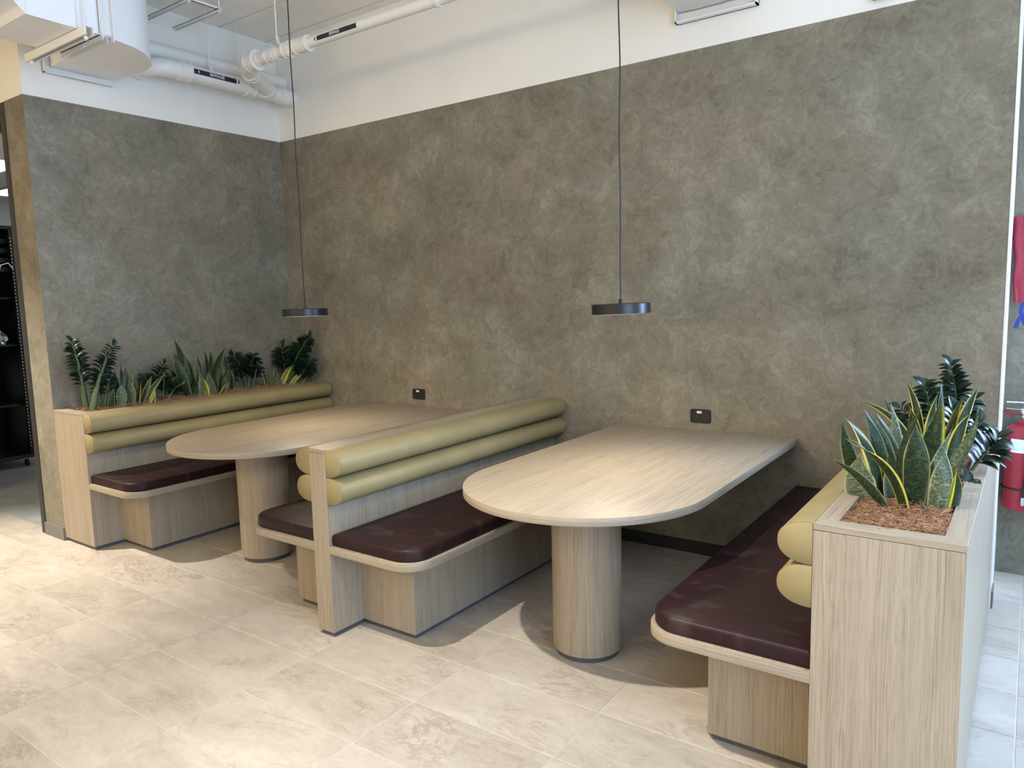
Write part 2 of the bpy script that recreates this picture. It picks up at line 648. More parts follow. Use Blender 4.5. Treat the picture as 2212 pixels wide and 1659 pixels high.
PLANTS = {
 'snake_c1': [
  ((4.931,-1.57,0.862),(4.947,-1.57,1.005),(4.937,-1.57,1.126),0.08,0),
  ((4.922,-1.62,0.862),(4.909,-1.65,1.02),(4.757,-1.68,1.089),0.05,1),
  ((4.819,-1.57,0.846),(4.764,-1.57,0.933),(4.788,-1.57,1.017),0.096,2),
  ((4.893,-1.65,0.862),(4.835,-1.67,0.964),(4.73,-1.69,1.019),0.037,0),
  ((4.845,-1.53,0.847),(4.843,-1.56,1.059),(4.728,-1.59,1.148),0.052,1),
  ((4.806,-1.49,0.835),(4.733,-1.5,0.989),(4.718,-1.51,1.112),0.048,0),
  ((4.865,-1.47,0.838),(4.829,-1.47,1.063),(4.773,-1.47,1.153),0.043,0),
  ((4.876,-1.45,0.835),(4.849,-1.45,1.047),(4.785,-1.45,1.132),0.051,0),
  ((4.877,-1.41,0.836),(4.863,-1.41,1.041),(4.802,-1.41,1.133),0.062,0),
  ((4.88,-1.39,0.851),(4.878,-1.38,1.056),(4.837,-1.37,1.164),0.037,2),
  ((4.906,-1.49,0.849),(4.872,-1.47,1.035),(4.94,-1.45,1.176),0.05,0),
  ((4.927,-1.45,0.841),(4.965,-1.43,1.036),(4.987,-1.41,1.182),0.064,0),
  ((4.965,-1.52,0.862),(4.999,-1.495,1.017),(5.029,-1.47,1.121),0.052,2),
  ((4.99,-1.6,0.862),(5.023,-1.59,0.98),(5.018,-1.58,1.059),0.061,2),
  ((4.998,-1.53,0.862),(5.016,-1.5,1.047),(5.105,-1.47,1.135),0.038,2),
  ((5.022,-1.6,0.862),(5.037,-1.59,0.935),(5.051,-1.58,1.01),0.018,3),
  ((5.029,-1.55,0.862),(5.044,-1.54,0.938),(5.044,-1.53,0.991),0.047,0),
  ((4.983,-1.64,0.862),(4.971,-1.645,0.912),(4.961,-1.65,0.921),0.015,2),
  ((4.976,-1.55,0.862),(4.967,-1.54,0.952),(4.985,-1.53,1.011),0.038,2),
  ((4.848,-1.51,0.839),(4.83,-1.51,0.91),(4.826,-1.51,0.993),0.068,0),
  ((4.9,-1.54,0.854),(4.878,-1.535,0.94),(4.861,-1.53,1.026),0.07,0),
  ((4.958,-1.51,0.862),(4.966,-1.5,0.943),(4.959,-1.49,1.029),0.052,0),
 ],
 'snake_c2': [
  ((4.902,-1.16,0.862),(4.9,-1.18,1.1),(4.701,-1.2,1.141),0.027,1),
  ((4.904,-1.14,0.862),(4.84,-1.14,1.057),(4.783,-1.14,1.143),0.032,0),
  ((4.909,-1.02,0.862),(4.896,-1.02,1.101),(4.838,-1.02,1.195),0.031,1),
  ((4.922,-1.08,0.862),(4.89,-1.08,1.06),(4.853,-1.08,1.119),0.032,1),
  ((4.934,-1.06,0.862),(4.918,-1.05,1.058),(4.947,-1.04,1.166),0.049,1),
  ((4.942,-0.95,0.862),(4.955,-0.935,1.114),(4.945,-0.92,1.2),0.037,0),
  ((4.959,-1.06,0.862),(4.965,-1.06,1.063),(4.964,-1.06,1.137),0.024,3),
  ((4.959,-1.02,0.862),(4.987,-1.01,1.098),(5.027,-1.0,1.156),0.036,1),
  ((4.97,-0.98,0.862),(5.025,-0.96,1.102),(5.066,-0.94,1.181),0.041,1),
  ((4.978,-1.08,0.862),(5.017,-1.07,1.06),(5.053,-1.06,1.099),0.047,1),
  ((4.99,-1.06,0.862),(5.055,-1.05,1.012),(5.072,-1.04,1.098),0.032,2),
  ((4.912,-1.12,0.862),(4.874,-1.12,1.032),(4.868,-1.12,1.105),0.044,0),
 ],
 'zz_c1': [
  ((4.973,-0.62,0.862),(4.992,-0.61,1.051),(4.945,-0.6,1.224),30,0.057,0.008),
 ],
 'zz_c2': [
  ((4.915,-0.78,0.862),(4.909,-0.78,1.078),(4.871,-0.78,1.156),12,0.057,0.006),
  ((4.902,-0.84,0.862),(4.865,-0.85,1.014),(4.802,-0.86,1.073),12,0.057,0.006),
  ((4.92,-0.74,0.862),(4.937,-0.74,1.056),(4.891,-0.74,1.148),10,0.055,0.006),
 ],
 'zz_c3': [
  ((5.031,-1.02,0.862),(5.085,-1.0,0.938),(5.132,-0.98,1.003),16,0.068,0.008),
 ],
 'zz_c4': [
  ((5.047,-1.16,0.862),(5.067,-1.18,0.897),(5.076,-1.2,0.894),7,0.047,0.004),
 ],
 'zz_c5': [
  ((4.977,-0.78,0.862),(5.004,-0.77,1.03),(5.044,-0.76,1.11),14,0.052,0.006),
  ((4.969,-0.92,0.862),(4.98,-0.925,1.009),(4.988,-0.93,1.087),10,0.062,0.006),
  ((4.994,-0.86,0.862),(5.03,-0.855,0.977),(5.06,-0.85,1.03),12,0.063,0.006),
 ],
 'zz_a1': [
  ((0.16,-1.794,0.875),(0.15,-1.799,1.131),(0.14,-1.837,1.323),26,0.064,0.02),
  ((0.24,-1.8,0.875),(0.24,-1.749,1.109),(0.24,-1.626,1.283),26,0.064,0.022),
 ],
 'zz_a2': [
  ((0.22,-1.712,0.875),(0.22,-1.68,1.036),(0.22,-1.651,1.079),12,0.052,0.01),
  ((0.16,-1.695,0.875),(0.16,-1.721,0.995),(0.16,-1.699,1.057),10,0.047,0.009),
 ],
 'snake_a1': [
  ((0.14,-1.619,0.875),(0.13,-1.607,1.024),(0.12,-1.607,1.183),0.026,0),
  ((0.18,-1.569,0.875),(0.17,-1.543,1.041),(0.16,-1.553,1.168),0.035,0),
  ((0.2,-1.561,0.875),(0.19,-1.556,1.008),(0.18,-1.529,1.125),0.062,0),
  ((0.22,-1.537,0.875),(0.22,-1.537,0.998),(0.22,-1.502,1.139),0.04,2),
  ((0.26,-1.621,0.875),(0.26,-1.607,0.973),(0.26,-1.607,1.026),0.065,2),
  ((0.16,-1.585,0.875),(0.14,-1.573,1.021),(0.12,-1.576,1.122),0.049,0),
  ((0.26,-1.553,0.875),(0.265,-1.533,0.956),(0.27,-1.537,1.036),0.04,2),
  ((0.26,-1.682,0.875),(0.27,-1.694,0.954),(0.28,-1.665,1.007),0.047,0),
  ((0.16,-1.483,0.875),(0.15,-1.442,0.993),(0.14,-1.451,1.048),0.032,0),
  ((0.16,-1.524,0.875),(0.15,-1.498,1.026),(0.14,-1.507,1.119),0.027,0),
 ],
 'snake_a2': [
  ((0.26,-1.508,0.875),(0.26,-1.511,0.971),(0.26,-1.454,1.06),0.04,1),
  ((0.24,-1.493,0.875),(0.24,-1.433,0.965),(0.24,-1.382,1.059),0.04,1),
  ((0.24,-1.479,0.875),(0.25,-1.38,1.005),(0.26,-1.301,1.065),0.036,1),
  ((0.3,-1.456,0.875),(0.3,-1.422,0.94),(0.3,-1.398,0.982),0.022,3),
  ((0.3,-1.415,0.875),(0.3,-1.413,0.943),(0.3,-1.4,0.984),0.018,3),
 ],
 'zz_a3': [
  ((0.16,-1.359,0.875),(0.145,-1.317,1.016),(0.13,-1.228,1.118),18,0.06,0.008),
  ((0.2,-1.296,0.875),(0.2,-1.278,0.991),(0.2,-1.275,1.032),10,0.06,0.009),
  ((0.14,-1.311,0.875),(0.13,-1.334,0.994),(0.12,-1.376,1.048),12,0.055,0.008),
  ((0.24,-1.299,0.875),(0.26,-1.258,0.955),(0.28,-1.204,0.982),12,0.055,0.008),
  ((0.16,-1.283,0.875),(0.16,-1.233,1.026),(0.16,-1.113,1.047),10,0.06,0.008),
 ],
 'snake_a3': [
  ((0.18,-1.089,0.875),(0.15,-1.069,1.122),(0.12,-1.133,1.298),0.066,0),
  ((0.2,-1.112,0.875),(0.18,-1.107,1.088),(0.16,-1.167,1.219),0.049,0),
  ((0.22,-1.107,0.875),(0.21,-1.146,1.049),(0.2,-1.19,1.194),0.071,0),
  ((0.16,-1.048,0.875),(0.14,-1.032,1.057),(0.12,-1.05,1.165),0.061,0),
  ((0.14,-1.011,0.875),(0.12,-0.924,1.046),(0.1,-0.951,1.159),0.04,0),
  ((0.24,-1.101,0.875),(0.24,-1.066,0.954),(0.24,-1.077,1.043),0.083,0),
  ((0.28,-1.042,0.875),(0.285,-1.033,0.963),(0.29,-1.053,1.054),0.05,2),
  ((0.28,-0.998,0.875),(0.28,-1.007,0.949),(0.28,-1.032,1.018),0.044,3),
 ],
 'snake_a4': [
  ((0.14,-0.874,0.875),(0.12,-0.884,1.077),(0.1,-0.886,1.208),0.04,0),
  ((0.16,-0.88,0.875),(0.14,-0.859,1.075),(0.12,-0.851,1.2),0.051,0),
  ((0.2,-0.9,0.875),(0.19,-0.89,1.091),(0.18,-0.756,1.218),0.079,0),
  ((0.22,-0.862,0.875),(0.21,-0.781,1.024),(0.2,-0.782,1.157),0.075,0),
  ((0.3,-0.926,0.875),(0.3,-0.862,0.922),(0.3,-0.826,0.97),0.034,1),
  ((0.22,-0.837,0.875),(0.23,-0.863,0.965),(0.24,-0.78,1.049),0.051,0),
  ((0.14,-0.706,0.875),(0.13,-0.686,0.971),(0.12,-0.673,1.052),0.035,0),
  ((0.24,-0.913,0.875),(0.24,-0.956,0.975),(0.24,-0.949,1.053),0.062,2),
 ],
 'zz_a4': [
  ((0.17,-0.571,0.875),(0.16,-0.559,1.049),(0.15,-0.498,1.115),20,0.077,0.008),
  ((0.16,-0.585,0.875),(0.14,-0.573,1.037),(0.12,-0.66,1.139),14,0.072,0.008),
  ((0.22,-0.579,0.875),(0.23,-0.542,1.014),(0.24,-0.534,1.037),12,0.065,0.008),
  ((0.14,-0.612,0.875),(0.13,-0.626,0.964),(0.12,-0.625,1.065),8,0.059,0.007),
 ],
 'snake_a5': [
  ((0.26,-0.361,0.875),(0.26,-0.398,0.977),(0.26,-0.371,1.047),0.03,1),
  ((0.26,-0.339,0.875),(0.26,-0.295,0.991),(0.26,-0.181,1.055),0.049,3),
  ((0.26,-0.302,0.875),(0.26,-0.239,0.936),(0.26,-0.115,1.012),0.043,1),
  ((0.28,-0.273,0.875),(0.29,-0.218,0.935),(0.3,-0.147,0.96),0.037,3),
  ((0.28,-0.228,0.875),(0.29,-0.15,0.922),(0.3,-0.082,0.947),0.056,1),
  ((0.26,-0.468,0.875),(0.26,-0.462,0.983),(0.26,-0.525,1.025),0.03,1),
  ((0.26,-0.39,0.875),(0.27,-0.423,0.931),(0.28,-0.476,0.991),0.066,2),
  ((0.28,-0.362,0.875),(0.28,-0.388,0.922),(0.28,-0.355,0.973),0.067,2),
  ((0.22,-0.287,0.875),(0.21,-0.185,0.928),(0.2,-0.18,0.997),0.038,1),
 ],
 'zz_a5': [
  ((0.2,-0.211,0.875),(0.29,-0.237,1.086),(0.38,-0.13,1.246),24,0.08,0.009),
  ((0.14,-0.18,0.875),(0.12,-0.183,1.045),(0.1,-0.182,1.164),14,0.088,0.008),
  ((0.24,-0.181,0.875),(0.32,-0.162,0.981),(0.4,-0.138,1.05),14,0.081,0.008),
  ((0.2,-0.196,0.875),(0.25,-0.149,1.027),(0.3,-0.145,1.103),16,0.081,0.008),
 ],
}
# ================================================================ the setting
F = -1.931      # front plane of the three seating units and of the short wall
HP = .883       # their height
ZG = 2.873      # top of the grey wall covering
ZC = 3.65       # ceiling
YR = .57        # recessed wall on the right
XE = 5.106      # end of the back wall

# ---- floor: stone tiles in a light joint
floor = struct_box('floor', -7, 7.4, -10.2, YR + .2, -.12, -.0016, mat='grout')
SX, SY, OX, OY = .6344, .3182, 2.6936, -1.4861
JT = .0020
tile_cache = {}


def tile_mesh(w, h, jx):
    k = (round(w, 3), round(h, 3), jx)
    if k not in tile_cache:
        bm = bmesh.new()
        w2, h2, b = w / 2 - jx, h / 2 - JT, .0008
        loft(bm, [[(-w2, -h2, -.003), (w2, -h2, -.003), (w2, h2, -.003), (-w2, h2, -.003)],
                  [(-w2, -h2, -b), (w2, -h2, -b), (w2, h2, -b), (-w2, h2, -b)],
                  [(-w2 + b, -h2 + b, 0), (w2 - b, -h2 + b, 0), (w2 - b, h2 - b, 0), (-w2 + b, h2 - b, 0)]],
             caps=(False, True))
        bmesh.ops.recalc_face_normals(bm, faces=bm.faces[:])
        me = bpy.data.meshes.new('floor_tile')
        bm.to_mesh(me)
        bm.free()
        me.materials.append(MATS['stone_tile'])
        tile_cache[k] = me
    return tile_cache[k]


def clip_tile(x0, x1, y0, y1):
    """the tiled area: in front of the short wall, the booth bay and the recess on the right"""
    if y0 >= YR:
        return None
    y1 = min(y1, YR)
    if (x0 + x1) / 2 < -.3:
        if y0 > -1.89:
            return None
        y1 = min(y1, -1.88)
    elif x0 < 0 and y0 > -1.94:
        x0 = -.01
    if x1 < XE or (x0 < XE and y1 <= .02):
        if y0 > -.01:
            return None
        if x1 < XE:
            y1 = min(y1, .01)
    elif x0 < XE and y0 > -.01:
        x0 = XE
    if x1 - x0 < .02 or y1 - y0 < .02:
        return None
    return x0, x1, y0, y1


rest = bmesh.new()
for i in range(-16, 10):
    for j in range(-29, 8):
        x0, y0 = OX + i * SX, OY + j * SY
        c = clip_tile(x0, x0 + SX, y0, y0 + SY)
        if not c:
            continue
        x0, x1, y0, y1 = c
        if x1 > 7.5 or x1 < -7:
            continue
        if x0 > -2.0 and x1 < 6.6 and y0 > -4.1:
            t = bpy.data.objects.new('floor_tile', tile_mesh(x1 - x0, y1 - y0, (.0020 if i >= -1 else .0007)))
            col.objects.link(t)
            t.parent = floor
            t.location = Vector(((x0 + x1) / 2, (y0 + y1) / 2, 0)) - floor.location
        else:
            vv = [rest.verts.new(p) for p in ((x0 + JT, y0 + JT, 0), (x1 - JT, y0 + JT, 0), (x1 - JT, y1 - JT, 0), (x0 + JT, y1 - JT, 0))]
            rest.faces.new(vv)
tag(obj('floor_tile_field', rest, 'stone_tile', floor), kind='stuff')

# ---- walls of the booth bay
wall_back = struct_box('wall_back', -.27, XE - .004, 0, .25, 0, ZC, mat='white_paint')
box('wall_covering', .003, XE - .004, -.003, 0, 0, ZG, 'plaster', wall_back)
wall_left = struct_box('wall_left', -.27, 0, F + .003, -.0005, 0, ZC, mat='white_paint')
box('wall_covering', 0, .003, F + .003, -.003, 0, ZG, 'plaster', wall_left)
box('end_covering', -.27, .003, F, F + .003, 0, ZG, 'plaster', wall_left)
wall_recess = struct_box('wall_recess', XE - .1, 7.4, YR, YR + .2, 0, ZC, mat='white_paint')
box('wall_covering', XE, 7.2, YR - .003, YR, 0, ZC - .002, 'plaster', wall_recess)
struct_box('wall_return', XE - .15, XE, .25, YR - .0035, 0, ZC, mat='white_gloss')
struct_box('trim_1', XE - .004, XE + .004, -.006, .25, 0, ZC, mat='white_gloss')
struct_box('baseboard_back', .75, 2.18, -.014, -.003, 0, .075, mat='skirting_black')
struct_box('baseboard_booth', 3.02, 4.36, -.014, -.003, 0, .075, mat='skirting_black')
struct_box('baseboard_left', -.272, .004, F - .012, F - .0005, 0, .085, mat='skirting_grey')
struct_box('baseboard_corner', XE + .005, XE + .012, -.004, .12, 0, .085, mat='skirting_grey')

# ---- the wall with the doorway, left of the booths, and the room behind it
struct_box('wall_lintel', -7, -.271, F + .003, -1.72, ZG, ZC, mat='white_paint')
struct_box('wall_front', -7, -2.0, F + .003, -1.72, 0, ZG - .002, mat='white_paint')
door = tag(thing('door_1', None, None, (-1.1, F, 0)), kind='structure')
for q in ('label', 'category'):
    if q in door:
        del door[q]
box('jamb', -.335, -.272, F - .006, -1.72, 0, 2.80, 'frame_bronze', door, bev=.002)
box('jamb', -1.998, -1.94, F - .006, -1.72, 0, 2.80, 'frame_bronze', door, bev=.002)
box('door_head', -1.998, -.272, F - .006, -1.72, 2.80, ZG - .004, 'frame_bronze', door, bev=.002)
struct_box('floor_office', -7, -.272, -1.878, 1.4, -.01, -.001, mat='grey_floor')
struct_box('wall_office_end', -4.7, -4.6, -1.72, 1.4, 0, 2.9, mat='office_white')
struct_box('wall_office_side', -4.6, -.27, 1.3, 1.4, 0, 2.9, mat='office_white')
office_ceiling = struct_box('ceiling_office', -4.6, -.275, -1.715, 1.3, 2.78, 2.86, mat='office_white')
for k, (lx, ly) in enumerate([(-2.1, -1.35), (-2.1, .1), (-3.6, -.6)]):
    t = thing('ceiling_panel_light', 'flat lit ceiling panel in the room beyond the doorway, ' + ('nearest the doorway', 'second one back', 'over the black rack')[k], 'light', (lx, ly, 2.75), 'panel lights of the room beyond the doorway')
    box('frame', lx - .32, lx + .32, ly - .17, ly + .17, 2.766, 2.779, 'office_white', t)
    box('diffuser', lx - .3, lx + .3, ly - .15, ly + .15, 2.758, 2.766, 'office_lamp', t)

# ---- the rest of the hall, behind and beside the camera
struct_box('wall_rear', -7, 7.4, -10.2, -10, 0, ZC, mat='white_paint')
struct_box('wall_far', -7.2, -7, -10, -1.72, 0, ZC, mat='white_paint')
wall_right = struct_box('wall_right', 7.2, 7.4, -10, -8.1, 0, ZC, mat='white_paint')
box('sill_wall', 7.2, 7.4, -8.1, YR, 0, .25, 'white_paint', wall_right)
box('head_wall', 7.2, 7.4, -8.1, YR, 3.25, ZC, 'white_paint', wall_right)
win = tag(thing('window_1', None, None, (7.3, -3.8, .25)), kind='structure')
for k in range(7):
    y = -8.1 + k * (YR + 8.05) / 6
    box('mullion', 7.26, 7.34, y, y + .05, .25, 3.25, 'frame_bronze', win)
box('rail', 7.26, 7.34, -8.1, YR, .25, .31, 'frame_bronze', win)
box('rail', 7.26, 7.34, -8.1, YR, 3.19, 3.25, 'frame_bronze', win)

entry = tag(thing('door_2', None, None, (6.45, YR - .02, 0)), kind='structure')
for x in (5.74, 6.43, 7.12):
    box('stile', x, x + .05, YR - .045, YR - .004, 0, 2.8, 'frame_bronze', entry)
box('door_rail', 5.79, 7.12, YR - .045, YR - .004, 2.75, 2.8, 'frame_bronze', entry)
box('door_rail', 5.79, 7.12, YR - .045, YR - .004, .001, .08, 'frame_bronze', entry)

# ---- ceiling of painted planks with open joints
ceiling = struct_box('ceiling', -7, 7.4, -10.2, YR + .2, ZC + .05, ZC + .2, mat='dark_gap')
PW = .4235
y1 = YR
yl = -.089
edges = [YR]
while yl > -10:
    edges.append(yl)
    yl -= PW
edges.append(-10.1)
for a, b in zip(edges[:-1], edges[1:]):
    box('plank', -7 if b < -1.9 else -.2, 7.2, b + .006, a - .006, ZC, ZC + .05, 'ceiling_paint', ceiling)

# ================================================================ seating units
WT = .018


def planter_parts(root, x0, x1, inner):
    """inner = +1 when the seat is on the +x side"""
    yb = -.005
    box('plinth', x0 + .012, x1 - .012, F + .014, yb, 0, .024, 'plinth_grey', root)
    box('front_panel', x0, x1, F, F + WT, .024, HP - .0195, 'wood_z', root, bev=.0008, seg=1)
    box('side_panel', x0, x0 + WT, F + WT + .0005, yb, .024, HP - .0195, 'wood_z', root)
    box('side_panel', x1 - WT, x1, F + WT + .0005, yb, .024, HP - .0195, 'wood_z', root)
    box('planter_tray', x0 + WT, x1 - WT, F + WT, yb, .70, .72, 'dark_gap', root)
    a, b = (x0, x1)
    rw = .055
    z0, z1 = HP - .018, HP
    box('rim_board', a, b, F, F + .064, z0, z1, 'wood_x', root, bev=.0008, seg=1)
    box('rim_board', a, b, yb - .05, yb, z0, z1, 'wood_x', root, bev=.0008, seg=1)
    box('rim_board', a, a + rw, F + .0645, yb - .0505, z0, z1, 'wood_y', root, bev=.0008, seg=1)
    box('rim_board', b - rw, b, F + .0645, yb - .0505, z0, z1, 'wood_y', root, bev=.0008, seg=1)


def bolster(root, xw, s, z0, z1, depth=.1):
    """half-round padded roll fixed to the upright at x = xw, bulging towards s"""
    n = 20
    zc, hh = (z0 + z1) / 2, (z1 - z0) / 2
    prof = []
    for k in range(n + 1):
        a = -PI / 2 + PI * k / n
        e = 2 / 2.35
        cx = abs(math.cos(a)) ** e * depth
        cz = math.copysign(abs(math.sin(a)) ** e, math.sin(a)) * hh
        prof.append((cx, cz))
    ya, yb = F + .002, -.012

    def ring(y, k):
        cx0 = depth * .42
        return [(xw + s * max(.0006, (x - cx0) * k + cx0), y, zc + z * k) for x, z in prof]
    rings = [ring(ya, .955), ring(ya + .0015, .975), ring(ya + .005, .993), ring(ya + .011, 1), ring(yb - .011, 1),
             ring(yb - .005, .993), ring(yb, .955)]
    bm = bmesh.new()
    loft(bm, rings)
    b = obj('bolster', bm, 'mustard_leather', root, smooth=60)
    bm = bmesh.new()
    pts = [Vector(p) + Vector((0, 0, 0)) for p in ring(ya + .0035, .992)]
    tube(bm, pts, .0011, 5)
    obj('seam', bm, 'seam_mustard', b)
    return b


def seat_parts(root, xw, s, base_d, board_d):
    y_in = F + .186
    xa, xb = sorted((xw + s * .0005, xw + s * base_d))
    box('seat_base', xa, xb, y_in, -.016, .024, .400, 'wood_z', root, bev=.0008, seg=1)
    pa, pb = sorted((xw + s * .0005, xw + s * (base_d - .014)))
    box('seat_plinth', pa, pb, y_in + .014, -.016, 0, .024, 'plinth_grey', root)

    def outline(d, r, back):
        x_out = xw + s * (board_d - d)
        x_in = xw + s * back
        yf = F + d + .001
        yw = -.006 - d * .3
        if s > 0:
            return round_outline([(x_in, yf, 0), (x_out, yf, r), (x_out, yw, 0), (x_in, yw, 0)], 14)
        return round_outline([(x_out, yf, r), (x_in, yf, 0), (x_in, yw, 0), (x_out, yw, 0)], 14)
    slab('seat_board', outline(0, .125, .0005), .400, .436, .0015, .0015, 'wood_y', root, seg=2, edge='wood_edge')
    return outline


def cushion(outline, label):
    root = thing('seat_cushion', label, 'cushion', (0, 0, 0), 'seat cushions on the benches')
    o = outline(.014, .112, .004)
    xs = [p.x for p in o]
    root.location = (sum((min(xs), max(xs))) / 2, F / 2, .4365)
    bpy.context.view_layer.update()
    slab('pad', o, .4365, .492, .017, .008, 'maroon_vinyl', root, seg=5, crown=.004)
    bm = bmesh.new()
    ln = inset(o, .0062)
    pts = [Vector((p.x, p.y, .4862)) for p in ln]
    pts.append(pts[0].copy())
    tube(bm, pts, .0012, 5)
    obj('seam', bm, 'seam_maroon', root)
    return root


ZB = [(.757, .883), (.630, .756)]

# left unit with planter
left = thing('planter_bench', 'oak planter bench with one seat against the left grey wall', 'bench', (.4, F / 2, 0), 'oak booth benches')
XA = .402
planter_parts(left, .004, XA, 1)
for z0, z1 in ZB:
    bolster(left, XA, 1, z0, z1)
oA = seat_parts(left, XA, 1, .345, .515)
cushion(oA, 'maroon vinyl seat cushion on the left planter bench')

# middle unit, two seats back to back
mid = thing('double_bench', 'oak double bench with two back-to-back seats between the two tables', 'bench', (2.6, F / 2, 0), 'oak booth benches')
B0, B1 = 2.549, 2.655
box('plinth', B0 + .012, B1 - .012, F + .014, -.016, 0, .024, 'plinth_grey', mid)
box('partition', B0, B1, F, -.005, .024, HP - .0195, 'wood_z', mid, bev=.0008, seg=1)
box('top_cap', B0, B1, F, -.005, HP - .018, HP, 'wood_y', mid, bev=.0008, seg=1)
for z0, z1 in ZB:
    bolster(mid, B1, 1, z0, z1)
    bolster(mid, B0, -1, z0, z1)
oB1 = seat_parts(mid, B1, 1, .335, .51)
oB0 = seat_parts(mid, B0, -1, .375, .525)
cushion(oB1, 'maroon vinyl seat cushion on the right-hand seat of the middle double bench')
cushion(oB0, 'maroon vinyl seat cushion on the left-hand seat of the middle double bench')

# right unit with planter
right = thing('planter_bench', 'oak planter bench in the right foreground holding large variegated plants', 'bench', (4.9, F / 2, 0), 'oak booth benches')
XC0, XC1 = 4.731, 5.104
planter_parts(right, XC0, XC1, -1)
for z0, z1 in ZB:
    bolster(right, XC0, -1, z0, z1)
oC = seat_parts(right, XC0, -1, .372, .545)
cushion(oC, 'maroon vinyl seat cushion on the right planter bench in the foreground')


# ================================================================ tables
def table(xc, label):
    t = thing('booth_table', label, 'table', (xc, -1.0, 0), 'oak booth tables')
    hw, yc, z0, z1 = .532, -1.366, .712, .745
    pts = [Vector((xc + hw, -.005)), Vector((xc - hw, -.005))]
    for k in range(61):
        a = PI + PI * k / 60
        pts.append(Vector((xc + hw * math.cos(a), yc + hw * math.sin(a))))
    slab('tabletop', pts, z0, z1, .0015, .0015, 'wood_y', t, seg=2, edge='wood_edge')
    cx, cy = xc + .008, -1.385
    bm = bmesh.new()
    lathe(bm, (cx, cy, .026), (0, 0, 1), [(0, .150), (.685, .150)], 64)
    obj('column_leg', bm, 'wood_z', t, smooth=40)
    bm = bmesh.new()
    lathe(bm, (cx, cy, 0), (0, 0, 1), [(0, .138), (.026, .138)], 64)
    obj('plinth', bm, 'plinth_grey', t, smooth=40)
    return t


table(1.418, 'long oak table with rounded end between the left and middle benches')
table(3.672, 'long oak table with rounded end between the middle and right benches')


# ================================================================ pendant lamps
def pendant(x, y, r, tilt, label):
    zt, zb = 1.500, 1.455
    t = thing('pendant_lamp', label, 'lamp', (x, y, zb), 'black disc pendant lamps')
    ax = Vector((-.815 * tilt, -.58 * tilt, 1)).normalized()      # leans along the row of booths
    o = Vector((x, y, (zt + zb) / 2))
    h = (zt - zb) / 2
    bm = bmesh.new()
    lathe(bm, o, ax, [(-h, r - .012), (-h, r - .001), (-h + .001, r), (h - .0015, r), (h, r - .0015)], 72)
    obj('disc_shade', bm, 'black_metal', t, smooth=40)
    bm = bmesh.new()
    lathe(bm, o, ax, [(-h - .0008, r - .016), (-h - .0002, r - .013)], 72)
    obj('diffuser', bm, 'lamp_lit', t, smooth=40)
    bm = bmesh.new()
    lathe(bm, o, ax, [(h + .0002, .0095), (h + .020, .0095), (h + .021, .008)], 24)
    obj('cord_grip', bm, 'black_metal', t, smooth=40)
    bm = bmesh.new()
    pts = []
    for k in range(25):
        z = zt + .02 + (ZC - .03 - zt - .02) * k / 24
        w = .0035 * math.sin(k * .9 + x) * math.sin(PI * k / 24)
        pts.append((x + w + ax.x * .04 * (1 - k / 24), y, z))
    tube(bm, pts, .0034, 8)
    obj('cord', bm, 'rubber', t, smooth=60)
    bm = bmesh.new()
    lathe(bm, (x, y, ZC), (0, 0, -1), [(.0005, .055), (.025, .055), (.028, .05)], 40)
    obj('ceiling_rose', bm, 'black_metal', t, smooth=40)
    d = bpy.data.lights.new('pendant_glow', 'AREA')
    d.shape = 'DISK'
    d.size = 2 * r - .05
    d.energy = PENDANT_W
    d.color = (1, .84, .62)
    lo = bpy.data.objects.new('pendant_glow', d)
    col.objects.link(lo)
    lo.location = (x, y, zb - .0035)
    return t


PENDANT_W = 7
pendant(1.42, -.99, .141, .003, 'black disc pendant lamp hanging over the left table')
pendant(3.67, -1.022, .134, .02, 'black disc pendant lamp hanging over the right table')

for (lx, ly, ax_, ay_, lp, la) in SPOTLIGHTS:
    t = thing('ceiling_spotlight', 'white cylinder spotlight hung from the ceiling in front of the %s booth' % ('left' if lx < 1 else 'right'), 'light', (lx, ly, LAMP_Z), 'ceiling spotlights in front of the booths')
    dn = Vector((ax_ - lx, ay_ - ly, -LAMP_Z)).normalized()
    bm = bmesh.new()
    lathe(bm, Vector((lx, ly, LAMP_Z - .07)) - dn * .01, -dn, [(0, .045), (0, .05), (.12, .05), (.125, .045)], 24)
    obj('housing', bm, 'white_gloss', t, smooth=40)
    bm = bmesh.new()
    tube(bm, [Vector((lx, ly, LAMP_Z - .07)) - dn * .136, (lx, ly, LAMP_Z + .12), (lx, ly, ZC - .002)], .008, 10)
    obj('stem', bm, 'white_gloss', t, smooth=40)
for k_, (lx, ly, lp) in enumerate(REAR_FILLS):  # invented cap and stem for each added fill light, out of view
    t = thing('rear_fill_fitting', 'fitting of an added fill light behind the viewer, %s' % ('nearest the doorway wall', 'middle of the row', 'nearest the window wall')[k_], 'lamp', (lx, ly, 3.1), 'added fill lights behind the viewer')
    bm = bmesh.new()
    lathe(bm, (lx, ly, 3.25), (0, 0, 1), [(0, .05), (.03, .05), (.035, .03)], 24)
    obj('cap', bm, 'white_gloss', t, smooth=40)
    bm = bmesh.new()
    lathe(bm, (lx, ly, 3.286), (0, 0, 1), [(0, .008), (ZC - 3.288, .008)], 10)
    obj('stem', bm, 'white_gloss', t, smooth=40)


